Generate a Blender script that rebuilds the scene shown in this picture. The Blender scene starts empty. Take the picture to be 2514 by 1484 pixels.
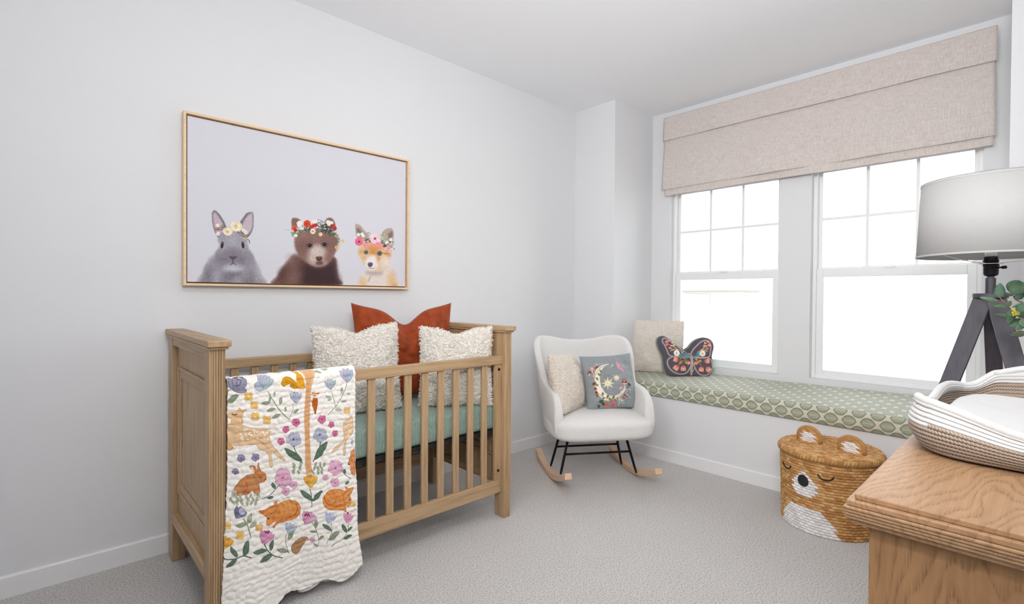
import bpy, bmesh, math, random
import numpy as np
from mathutils import Vector, Matrix, noise
random.seed(7); rng = np.random.default_rng(7)
SC = bpy.context.scene
COL = SC.collection
PI = math.pi

# ------------------------------------------------------------------ camera
CAM_H = 1.1825
YAW, PITCH, ROLL, FPX = math.radians(46.8265), math.radians(-0.62588), math.radians(0.43642), 1232.91
CF = Vector((math.cos(YAW)*math.cos(PITCH), math.sin(YAW)*math.cos(PITCH), math.sin(PITCH)))
CR = CF.cross(Vector((0, 0, 1))).normalized(); CU = CR.cross(CF)
CR, CU = math.cos(ROLL)*CR + math.sin(ROLL)*CU, -math.sin(ROLL)*CR + math.cos(ROLL)*CU
cd = bpy.data.cameras.new('camera'); cam = bpy.data.objects.new('camera', cd); COL.objects.link(cam)
cd.sensor_width = 36.0; cd.lens = 36.0*FPX/2514.0; cd.clip_start = 0.02; cd.clip_end = 500
M3 = Matrix((CR, CU, -CF)).transposed()
cam.matrix_world = Matrix.Translation((0, 0, CAM_H)) @ M3.to_4x4()
SC.camera = cam

# ------------------------------------------------------------------ light and exposure
SC.view_settings.view_transform = 'Standard'; SC.view_settings.look = 'None'
SC.view_settings.gamma = 1.0; SC.view_settings.exposure = -0.50
SC.view_settings.use_curve_mapping = False
SC.cycles.use_denoising = True
SC.cycles.max_bounces = 14; SC.cycles.diffuse_bounces = 10; SC.cycles.transparent_max_bounces = 12
SC.cycles.sample_clamp_indirect = 6.0
world = bpy.data.worlds.new('overcast_sky'); SC.world = world; world.use_nodes = True
wn = world.node_tree; wbg = wn.nodes['Background']
wbg.inputs[0].default_value = (0.93, 0.965, 1.0, 1); wbg.inputs[1].default_value = 7.0

R100 = math.radians(100)
def area(name, loc, target, sx, sy, power, col=(1, 1, 1), portal=False, spread=PI):
    L = bpy.data.lights.new(name, 'AREA'); L.shape = 'RECTANGLE'; L.size = sx; L.size_y = sy
    L.energy = power; L.color = col; L.spread = spread
    o = bpy.data.objects.new(name, L); COL.objects.link(o); o.location = loc
    o.rotation_euler = (Vector(target)-Vector(loc)).to_track_quat('-Z', 'Y').to_euler()
    if portal: L.cycles.is_portal = True
    return o
area('window_portal', (4.02, 1.745, 1.38), (0, 1.745, 1.38), 0.9, 1.5, 1, portal=True)
area('window_portal', (4.02, 0.686, 1.38), (0, 0.686, 1.38), 0.9, 1.5, 1, portal=True)
# three added fill lights, all out of view, to lift the room's brightness
area('overhead_fill', (0.35, 0.75, 2.60), (0.35, 0.75, 0), 0.45, 0.45, 11, (1.0, 0.98, 0.95))
area('ceiling_bounce_fill', (0.15, -0.05, 1.9), (1.7, 0.9, 2.74), 0.4, 0.4, 56, (1.0, 0.985, 0.965))  # added: aimed up so the ceiling bounces soft fill
area('window_wall_fill', (-0.45, 0.75, 2.0), (3.86, 1.15, 1.5), 0.7, 0.7, 14, (1.0, 0.985, 0.965), spread=R100)  # added: brightens the window wall and roman shade from the camera side

# ------------------------------------------------------------------ helpers
def ray(u, v): return CF + CR*((u-1257)/FPX) + CU*((742-v)/FPX)
def aty(u, v, Y): d = ray(u, v); return Vector((0, 0, CAM_H)) + d*(Y/d.y)
def atx(u, v, X): d = ray(u, v); return Vector((0, 0, CAM_H)) + d*(X/d.x)
def atz(u, v, z): d = ray(u, v); return Vector((0, 0, CAM_H)) + d*((z-CAM_H)/d.z)

def lin(c):
    c = [x/255.0 for x in c]
    return tuple(x/12.92 if x <= 0.04045 else ((x+0.055)/1.055)**2.4 for x in c)

def thing(name, label, cat, loc=(0, 0, 0), rz=0.0, group=None):
    o = bpy.data.objects.new(name, None); COL.objects.link(o); o.empty_display_size = 0.05
    o.location = loc; o.rotation_euler = (0, 0, rz)
    o['label'] = label; o['category'] = cat
    if group: o['group'] = group
    return o

def tag(o, label, cat, group=None):
    o['label'] = label; o['category'] = cat
    if group: o['group'] = group
    return o

def obj(name, bm, mats, parent=None, smooth=False, mat4=None, label=None, bevel=0.0, seg=2, angle=30):
    if mat4 is not None: bm.transform(mat4)
    bmesh.ops.recalc_face_normals(bm, faces=bm.faces)
    me = bpy.data.meshes.new(name); bm.to_mesh(me); bm.free()
    if smooth: me.polygons.foreach_set('use_smooth', [True]*len(me.polygons))
    for m in (mats if isinstance(mats, (list, tuple)) else [mats]): me.materials.append(m)
    o = bpy.data.objects.new(name, me); COL.objects.link(o)
    if parent: o.parent = parent
    if bevel:
        b = o.modifiers.new('bevel', 'BEVEL'); b.width = bevel; b.segments = seg; b.limit_method = 'ANGLE'; b.angle_limit = math.radians(angle)
    if label: o['label'] = label
    return o

def struct(o): o['kind'] = 'structure'; return o

def box(bm, x0, x1, y0, y1, z0, z1):
    vs = [bm.verts.new((x, y, z)) for z in (z0, z1) for y in (y0, y1) for x in (x0, x1)]
    for f in ((0, 1, 3, 2), (4, 6, 7, 5), (0, 4, 5, 1), (2, 3, 7, 6), (0, 2, 6, 4), (1, 5, 7, 3)):
        bm.faces.new([vs[i] for i in f])
    return vs
def B(*a):
    bm = bmesh.new()
    for t in a: box(bm, *t)
    return bm

def prism(bm, pts, axis, a, b):
    def P(p, t):
        return {'z': (p[0], p[1], t), 'y': (p[0], t, p[1]), 'x': (t, p[0], p[1])}[axis]
    lo = [bm.verts.new(P(p, a)) for p in pts]; hi = [bm.verts.new(P(p, b)) for p in pts]
    n = len(pts)
    bm.faces.new(lo); bm.faces.new(hi[::-1])
    for i in range(n): bm.faces.new((lo[i], hi[i], hi[(i+1) % n], lo[(i+1) % n]))

def tube(bm, pts, r, n=10, caps=True):
    pts = [Vector(p) for p in pts]; rings = []
    rr = r if isinstance(r, (list, tuple)) else [r]*len(pts)
    up = Vector((0, 0, 1)); prev = None
    for i, p in enumerate(pts):
        d = (pts[min(i+1, len(pts)-1)]-pts[max(i-1, 0)]).normalized()
        if prev is None:
            a = d.cross(up)
            if a.length < 1e-3: a = d.cross(Vector((1, 0, 0)))
            a.normalize()
        else:
            a = prev - d*prev.dot(d); a.normalize()
        prev = a; b = d.cross(a)
        rings.append([bm.verts.new(p + (a*math.cos(t)+b*math.sin(t))*rr[i]) for t in [2*PI*k/n for k in range(n)]])
    for i in range(len(rings)-1):
        for k in range(n):
            bm.faces.new((rings[i][k], rings[i][(k+1) % n], rings[i+1][(k+1) % n], rings[i+1][k]))
    if caps:
        bm.faces.new(rings[0][::-1]); bm.faces.new(rings[-1])

def lathe(bm, prof, n=48, c=(0, 0, 0), cap0=True, cap1=True):
    rings = []
    for r, z in prof:
        rings.append([bm.verts.new((c[0]+r*math.cos(2*PI*k/n), c[1]+r*math.sin(2*PI*k/n), c[2]+z)) for k in range(n)])
    for i in range(len(rings)-1):
        for k in range(n):
            bm.faces.new((rings[i][k], rings[i][(k+1) % n], rings[i+1][(k+1) % n], rings[i+1][k]))
    if cap0: bm.faces.new(rings[0][::-1])
    if cap1: bm.faces.new(rings[-1])

def grid_mesh(name, nu, nv, fn, mats, parent=None, uvfn=None, closed_u=False, colfn=None, mat4=None, smooth=True, label=None):
    """fn(i,j)->(x,y,z) for a (nu x nv) lattice"""
    verts = [fn(i, j) for j in range(nv) for i in range(nu)]
    faces = []
    iu = nu if closed_u else nu-1
    for j in range(nv-1):
        for i in range(iu):
            i2 = (i+1) % nu
            faces.append((j*nu+i, j*nu+i2, (j+1)*nu+i2, (j+1)*nu+i))
    me = bpy.data.meshes.new(name); me.from_pydata([tuple(v) for v in verts], [], faces)
    if mat4 is not None: me.transform(mat4)
    if smooth: me.polygons.foreach_set('use_smooth', [True]*len(me.polygons))
    if uvfn:
        uvl = me.uv_layers.new(name='UVMap'); data = np.zeros(len(me.loops)*2)
        k = 0
        for j in range(nv-1):
            for i in range(iu):
                for (a, b) in ((i, j), (i+1, j), (i+1, j+1), (i, j+1)):
                    w = uvfn(a, b); data[k] = w[0]; data[k+1] = w[1]; k += 2
        uvl.data.foreach_set('uv', data)
    if colfn:
        ca = me.color_attributes.new('tint', 'FLOAT_COLOR', 'POINT')
        arr = np.ones((len(verts), 4), dtype=np.float32)
        k = 0
        for j in range(nv):
            for i in range(nu):
                arr[k, :3] = colfn(i, j); k += 1
        ca.data.foreach_set('color', arr.ravel())
    for m in (mats if isinstance(mats, (list, tuple)) else [mats]): me.materials.append(m)
    o = bpy.data.objects.new(name, me); COL.objects.link(o)
    if parent: o.parent = parent
    if label: o['label'] = label
    return o

# ------------------------------------------------------------------ materials
class NT:
    def __init__(s, name):
        s.m = bpy.data.materials.new(name); s.m.use_nodes = True; s.t = s.m.node_tree
        s.p = s.t.nodes['Principled BSDF']; s.out = s.t.nodes['Material Output']
    def n(s, t, **kw):
        nd = s.t.nodes.new(t)
        for k, v in kw.items():
            if k in nd.inputs: nd.inputs[k].default_value = v
            else: setattr(nd, k, v)
        return nd
    def l(s, a, b): s.t.links.new(a, b)
    def coords(s, scale=(1, 1, 1), rot=(0, 0, 0), kind='Object'):
        tc = s.n('ShaderNodeTexCoord'); mp = s.n('ShaderNodeMapping')
        mp.inputs['Scale'].default_value = scale; mp.inputs['Rotation'].default_value = rot
        s.l(tc.outputs[kind], mp.inputs[0]); return mp.outputs[0]
    def noise(s, co, scale, detail=3, rough=0.5, dist=0.0):
        n = s.n('ShaderNodeTexNoise'); n.inputs['Scale'].default_value = scale; n.inputs['Detail'].default_value = detail
        n.inputs['Roughness'].default_value = rough; n.inputs['Distortion'].default_value = dist
        s.l(co, n.inputs['Vector']); return n.outputs['Fac']
    def ramp(s, fac, stops):
        r = s.n('ShaderNodeValToRGB'); e = r.color_ramp.elements
        while len(e) < len(stops): e.new(0.5)
        for i, (p, c) in enumerate(stops): e[i].position = p; e[i].color = (*c, 1)
        s.l(fac, r.inputs[0]); return r.outputs[0]
    def bump(s, h, strength=0.3, dist=0.01, prev=None):
        b = s.n('ShaderNodeBump'); b.inputs['Strength'].default_value = strength; b.inputs['Distance'].default_value = dist
        s.l(h, b.inputs['Height'])
        if prev is not None: s.l(prev, b.inputs['Normal'])
        s.l(b.outputs[0], s.p.inputs['Normal']); return b.outputs[0]
    def math(s, op, a, b=None, c=None):
        n = s.n('ShaderNodeMath', operation=op)
        for i, x in enumerate((a, b, c)):
            if x is None: continue
            if isinstance(x, (int, float)): n.inputs[i].default_value = x
            else: s.l(x, n.inputs[i])
        return n.outputs[0]
    def mix(s, f, a, b, blend='MIX'):
        n = s.n('ShaderNodeMix', data_type='RGBA', blend_type=blend)
        for i, x in ((0, f), (6, a), (7, b)):
            if isinstance(x, (int, float)): n.inputs[i].default_value = x
            elif isinstance(x, tuple): n.inputs[i].default_value = (*x, 1)
            else: s.l(x, n.inputs[i])
        return n.outputs[2]

def plain(name, col, rough=0.5, metal=0.0, nscale=60, nstr=0.05, sheen=0.0, spec=0.5, var=0.04):
    t = NT(name); co = t.coords()
    f = t.noise(co, nscale, 3)
    c0 = tuple(x*(1-var) for x in col); c1 = tuple(min(1, x*(1+var)) for x in col)
    t.l(t.ramp(f, [(0.3, c0), (0.7, c1)]), t.p.inputs['Base Color'])
    t.p.inputs['Roughness'].default_value = rough; t.p.inputs['Metallic'].default_value = metal
    t.p.inputs['Specular IOR Level'].default_value = spec
    if sheen: t.p.inputs['Sheen Weight'].default_value = sheen
    if nstr: t.bump(f, nstr, 0.002)
    return t.m

def wood(name, dark, mid, light, axis='z', fine=1.0, ring=0.0, rough=0.45, bump=0.12):
    t = NT(name)
    st = {'x': (0.06, 1, 1), 'y': (1, 0.06, 1), 'z': (1, 1, 0.06)}[axis]
    co = t.coords(tuple(x*fine for x in st))
    f1 = t.noise(co, 55, 6, 0.65)
    f2 = t.noise(co, 9, 3, 0.5, 1.0)
    base = t.ramp(f1, [(0.30, dark), (0.5, mid), (0.72, light)])
    if ring:
        st2 = {'x': (0.16, 1, 1), 'y': (1, 0.16, 1), 'z': (1, 1, 0.16)}[axis]
        co2 = t.coords(tuple(x*fine for x in st2))
        n2 = t.noise(co2, 3.2, 2, 0.4, 0.3)
        w = t.math('FRACT', t.math('MULTIPLY', n2, 26.0))
        pores = t.noise(co, 160, 2, 0.6)
        rr = t.math('MULTIPLY', t.ramp(w, [(0.0, (1, 1, 1)), (0.22, (0.15, 0.15, 0.15)), (0.6, (0, 0, 0)), (1.0, (0.25, 0.25, 0.25))]), t.ramp(pores, [(0.35, (0.2, 0.2, 0.2)), (0.6, (1, 1, 1))]))
        base = t.mix(t.math('MULTIPLY', rr, ring), base, tuple(x*0.55 for x in dark))
    c = t.mix(t.math('MULTIPLY', f2, 0.5), base, mid)
    t.l(c, t.p.inputs['Base Color'])
    t.p.inputs['Roughness'].default_value = rough
    t.bump(f1, bump, 0.002)
    return t.m

def cathedral(name, dark, mid, light, axis, yc, rough=0.5):
    """flat-sawn oak: arched growth lines along the grain axis, broken into dark pores"""
    t = NT(name); co = t.coords(); sp = t.n('ShaderNodeSeparateXYZ'); t.l(co, sp.inputs[0])
    along = sp.outputs['X' if axis == 'x' else 'Z']; across = sp.outputs['Y']
    st = (0.25, 1, 1) if axis == 'x' else (1, 1, 0.25)
    n1 = t.noise(t.coords(st), 4.5, 3, 0.5); n3 = t.noise(t.coords(st), 22, 3, 0.6)
    d = t.math('SUBTRACT', across, yc); sq = t.math('MULTIPLY', t.math('MULTIPLY', d, d), 9.0)
    F = t.math('ADD', t.math('ADD', sq, t.math('MULTIPLY', along, 0.55)), t.math('ADD', t.math('MULTIPLY', n1, 0.75), t.math('MULTIPLY', n3, 0.05)))
    fr_ = t.math('FRACT', t.math('MULTIPLY', F, 30.0))
    fine = (0.05, 1, 1) if axis == 'x' else (1, 1, 0.05)
    pores = t.noise(t.coords(fine), 420, 3, 0.7); grain = t.noise(t.coords(fine), 90, 5, 0.65)
    line = t.math('MULTIPLY', t.ramp(fr_, [(0.0, (0.9, 0.9, 0.9)), (0.18, (0.55, 0.55, 0.55)), (0.5, (0.05, 0.05, 0.05)), (0.88, (0.1, 0.1, 0.1)), (1.0, (0.9, 0.9, 0.9))]), t.ramp(pores, [(0.40, (0.15, 0.15, 0.15)), (0.58, (1, 1, 1))]))
    base = t.ramp(grain, [(0.3, mid), (0.7, light)])
    t.l(t.mix(t.math('MULTIPLY', line, 0.75), base, dark), t.p.inputs['Base Color'])
    t.p.inputs['Roughness'].default_value = rough; t.p.inputs['Specular IOR Level'].default_value = 0.28
    t.bump(line, -0.15, 0.001); return t.m

def fabric(name, col, col2=None, scale=220, rough=0.95, bstr=0.5, bdist=0.003, sheen=0.3, detail=3, vor=False):
    t = NT(name); co = t.coords(); col2 = col2 or tuple(min(1, x*1.12) for x in col)
    if vor:
        v = t.n('ShaderNodeTexVoronoi'); v.inputs['Scale'].default_value = scale; t.l(co, v.inputs['Vector']); f = v.outputs['Distance']
    else: f = t.noise(co, scale, detail, 0.6)
    t.l(t.ramp(f, [(0.3, col), (0.7, col2)]), t.p.inputs['Base Color'])
    t.p.inputs['Roughness'].default_value = rough; t.p.inputs['Sheen Weight'].default_value = sheen
    t.p.inputs['Specular IOR Level'].default_value = 0.2
    t.bump(f, bstr, bdist); return t.m

def image_mat(name, arr, rough=0.9, sheen=0.2, bscale=0, bstr=0.2, bdist=0.002, extend='EXTEND', himg=None, hstr=0.4, hdist=0.003):
    h, w = arr.shape[:2]
    def mk(nm, a, nc=False):
        im = bpy.data.images.new(nm, w, h, float_buffer=False)
        px = np.ones((h, w, 4), dtype=np.float32); px[..., :3] = np.clip(a, 0, 1)
        if nc: im.colorspace_settings.name = 'Non-Color'
        im.pixels.foreach_set(px[::-1].ravel())      # row 0 of the array is the top
        im.pack(); return im
    t = NT(name); tc = t.n('ShaderNodeTexCoord'); it = t.n('ShaderNodeTexImage'); it.image = mk(name, arr); it.extension = extend
    t.l(tc.outputs['UV'], it.inputs[0]); t.l(it.outputs[0], t.p.inputs['Base Color'])
    t.p.inputs['Roughness'].default_value = rough; t.p.inputs['Sheen Weight'].default_value = sheen
    t.p.inputs['Specular IOR Level'].default_value = 0.2
    prev = None
    if himg is not None:
        ih = t.n('ShaderNodeTexImage'); ih.image = mk(name+'_relief', himg, True); ih.extension = extend
        t.l(tc.outputs['UV'], ih.inputs[0]); prev = t.bump(ih.outputs[0], hstr, hdist)
    if bscale:
        f = t.noise(t.coords(), bscale, 3); t.bump(f, bstr, bdist, prev)
    return t

def tintmat(name, rough=0.75, nscale=120, bstr=0.25, sheen=0.0, bdist=0.002):
    t = NT(name); a = t.n('ShaderNodeVertexColor', layer_name='tint')
    f = t.noise(t.coords(), nscale, 4)
    t.l(t.mix(t.math('MULTIPLY', f, 0.35), a.outputs[0], (0.85, 0.8, 0.7), 'MULTIPLY'), t.p.inputs['Base Color'])
    t.p.inputs['Roughness'].default_value = rough; t.p.inputs['Sheen Weight'].default_value = sheen
    t.p.inputs['Specular IOR Level'].default_value = 0.25
    t.bump(f, bstr, bdist); return t.m

M = {}
M['wall'] = plain('wall_paint', (0.73, 0.74, 0.76), 0.85, nscale=180, nstr=0.06, var=0.008, spec=0.2)
M['ceil'] = plain('ceiling_paint', (0.89, 0.90, 0.925), 0.9, nscale=200, nstr=0.05, var=0.008, spec=0.1)
M['trim'] = plain('trim_paint', (0.80, 0.81, 0.82), 0.4, nscale=30, nstr=0.01, var=0.006)
M['vinyl'] = plain('window_vinyl', (0.84, 0.85, 0.86), 0.35, nscale=30, nstr=0.01, var=0.006)
t = NT('carpet'); co = t.coords()
n1 = t.noise(co, 165, 4, 0.8); n2 = t.noise(co, 6, 2)
cc = t.ramp(n1, [(0.36, (0.20, 0.18, 0.17)), (0.465, (0.74, 0.71, 0.69)), (0.58, (0.96, 0.94, 0.925))])
cc = t.mix(t.math('MULTIPLY', n2, 0.3), cc, (0.86, 0.85, 0.84), 'MULTIPLY')
t.l(cc, t.p.inputs['Base Color']); t.p.inputs['Roughness'].default_value = 1.0; t.p.inputs['Sheen Weight'].default_value = 0.3
t.p.inputs['Specular IOR Level'].default_value = 0.1; t.bump(n1, 0.9, 0.010); M['carpet'] = t.m
D_, L_, H_ = lin((134, 106, 76)), lin((174, 145, 110)), lin((190, 163, 128))
for a in 'xyz': M['oak_'+a] = wood('crib_oak_'+a, D_, L_, H_, a)
D2, L2, H2 = lin((136, 98, 62)), lin((174, 133, 92)), lin((192, 152, 112))
M['dresser_top'] = cathedral('dresser_oak_x', lin((112, 82, 56)), lin((160, 125, 92)), lin((174, 139, 106)), 'x', 0.02)
M['dresser_side'] = cathedral('dresser_oak_z', lin((108, 76, 48)), lin((152, 114, 78)), lin((168, 130, 92)), 'z', 0.06)
M['beech_y'] = wood('rocker_beech', lin((204, 168, 138)), lin((220, 186, 156)), lin((230, 198, 168)), 'y', 1.0, rough=0.5)
M['frame_wood'] = wood('picture_frame_wood', lin((212, 180, 142)), lin((228, 198, 162)), lin((238, 212, 178)), 'x', 1.0)
M['black_metal'] = plain('black_metal', (0.012, 0.011, 0.014), 0.35, 0.6, nstr=0.0)
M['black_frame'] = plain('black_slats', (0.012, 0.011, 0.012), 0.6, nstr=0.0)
M['lamp_wood'] = wood('lamp_leg_charcoal', (0.035, 0.032, 0.042), (0.055, 0.05, 0.064), (0.07, 0.064, 0.08), 'z', 1.0, rough=0.55, bump=0.04)
M['boucle'] = fabric('white_boucle', (0.83, 0.82, 0.805), (0.93, 0.925, 0.915), 330, bstr=0.9, bdist=0.006, vor=False, detail=2)
M['sherpa'] = fabric('ivory_sherpa', lin((248, 243, 236)), lin((253, 250, 246)), 260, bstr=0.8, bdist=0.008)
M['teddy'] = fabric('cream_teddy', lin((248, 238, 226)), lin((253, 247, 240)), 260, bstr=0.8, bdist=0.008)
M['rust'] = fabric('rust_velvet', lin((126, 46, 12)), lin((160, 68, 22)), 25, rough=0.7, bstr=0.15, bdist=0.003, sheen=0.25, detail=6)
M['green_side'] = fabric('sage_piping', lin((92, 122, 98)), lin((112, 142, 116)), 300, bstr=0.2)
M['linen_back'] = fabric('quilt_backing', lin((232, 226, 220)), lin((242, 238, 234)), 200, bstr=0.3)
M['muslin'] = None
t = NT('sage_muslin'); co = t.coords((1, 1, 1))
wv = t.n('ShaderNodeTexWave', wave_type='BANDS', bands_direction='X'); wv.inputs['Scale'].default_value = 22; wv.inputs['Distortion'].default_value = 6
wv.inputs['Detail'].default_value = 3; wv.inputs['Detail Scale'].default_value = 1.5; t.l(co, wv.inputs['Vector'])
n1 = t.noise(t.coords((1, 1, 0.4)), 160, 4, 0.6)
t.l(t.ramp(n1, [(0.3, lin((122, 146, 136))), (0.7, lin((148, 170, 160)))]), t.p.inputs['Base Color'])
t.p.inputs['Roughness'].default_value = 0.95; t.p.inputs['Sheen Weight'].default_value = 0.2
t.bump(n1, 0.5, 0.003, t.bump(wv.outputs[0], 0.35, 0.006)); M['muslin'] = t.m
# linen of the roman shade: fine crossed threads
t = NT('shade_linen'); 
a = t.noise(t.coords((1, 1, 22)), 26, 5, 0.75); b = t.noise(t.coords((1, 22, 1)), 26, 5, 0.75)
a = t.noise(t.coords((1, 14, 1), kind='Object'), 28, 6, 0.8); b = t.noise(t.coords((1, 0.7, 20)), 26, 6, 0.8)
f = t.math('ADD', t.math('MULTIPLY', a, 0.5), t.math('MULTIPLY', b, 0.5))
t.l(t.ramp(f, [(0.38, lin((188, 176, 171))), (0.5, lin((216, 207, 202))), (0.60, lin((238, 232, 228)))]), t.p.inputs['Base Color'])
t.p.inputs['Roughness'].default_value = 0.95; t.p.inputs['Specular IOR Level'].default_value = 0.1
t.bump(f, 0.4, 0.003)
tr = t.n('ShaderNodeBsdfTranslucent'); tr.inputs[0].default_value = (0.75, 0.68, 0.62, 1); mx = t.n('ShaderNodeMixShader'); mx.inputs[0].default_value = 0.10
t.l(t.p.outputs[0], mx.inputs[1]); t.l(tr.outputs[0], mx.inputs[2]); t.l(mx.outputs[0], t.out.inputs[0]); M['shade_linen'] = t.m
t = NT('lampshade_linen'); f = t.noise(t.coords((1, 1, 9)), 60, 4)
t.l(t.ramp(f, [(0.3, (0.53, 0.53, 0.53)), (0.7, (0.58, 0.58, 0.58))]), t.p.inputs['Base Color']); t.p.inputs['Roughness'].default_value = 0.9; t.bump(f, 0.15, 0.001)
tr = t.n('ShaderNodeBsdfTranslucent'); tr.inputs[0].default_value = (0.85, 0.84, 0.82, 1); mx = t.n('ShaderNodeMixShader'); mx.inputs[0].default_value = 0.3
t.l(t.p.outputs[0], mx.inputs[1]); t.l(tr.outputs[0], mx.inputs[2]); t.l(mx.outputs[0], t.out.inputs[0]); M['lampshade'] = t.m
t = NT('clear_glass'); t.t.nodes.remove(t.p); tp = t.n('ShaderNodeBsdfTransparent'); tp.inputs[0].default_value = (0.97, 0.98, 0.98, 1)
gl = t.n('ShaderNodeBsdfGlossy'); gl.inputs['Roughness'].default_value = 0.03; fr = t.n('ShaderNodeFresnel'); fr.inputs[0].default_value = 1.35
mx = t.n('ShaderNodeMixShader'); t.l(fr.outputs[0], mx.inputs[0]); t.l(tp.outputs[0], mx.inputs[1]); t.l(gl.outputs[0], mx.inputs[2]); t.l(mx.outputs[0], t.out.inputs[0]); M['glass'] = t.m
M['white_plastic'] = plain('white_bulb', (0.85, 0.84, 0.80), 0.4, nstr=0)
M['white_metal'] = plain('white_wire', (0.8, 0.8, 0.8), 0.4, nstr=0)
M['pad'] = fabric('white_pad_cotton', (0.60, 0.60, 0.60), (0.65, 0.65, 0.655), 150, bstr=0.25)
M['leather'] = plain('tan_leather_tag', lin((178, 140, 122)), 0.6)
M['black_thread'] = plain('black_yarn', (0.012, 0.012, 0.014), 0.8, nstr=0)
t = NT('eucalyptus_leaf'); n1 = t.noise(t.coords(), 220, 4, 0.7); n2 = t.noise(t.coords(), 22, 2)
g = t.ramp(n2, [(0.35, lin((50, 84, 66))), (0.65, lin((88, 110, 80)))])
t.l(t.mix(t.math('MULTIPLY', t.ramp(n1, [(0.5, (0, 0, 0)), (0.7, (1, 1, 1))]), 0.35), g, lin((120, 150, 128))), t.p.inputs['Base Color']); t.p.inputs['Roughness'].default_value = 0.5; M['leaf'] = t.m
M['stem'] = plain('leaf_stem', lin((112, 84, 52)), 0.6)
M['yellow'] = plain('yellow_blossom', lin((205, 190, 40)), 0.7)

# ------------------------------------------------------------------ painting of printed / embroidered patterns
def catmull(pts, n=6, closed=True):
    P = [np.array(p, float) for p in pts]; N = len(P); out = []
    rngi = range(N) if closed else range(N-1)
    for i in rngi:
        p0 = P[(i-1) % N] if closed or i > 0 else P[i]; p1 = P[i]; p2 = P[(i+1) % N]
        p3 = P[(i+2) % N] if closed or i+2 < N else P[(i+1) % N]
        for k in range(n):
            t = k/n
            out.append(0.5*((2*p1)+(-p0+p2)*t+(2*p0-5*p1+4*p2-p3)*t*t+(-p0+3*p1-3*p2+p3)*t**3))
    if not closed: out.append(P[-1])
    return np.array(out)

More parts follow.
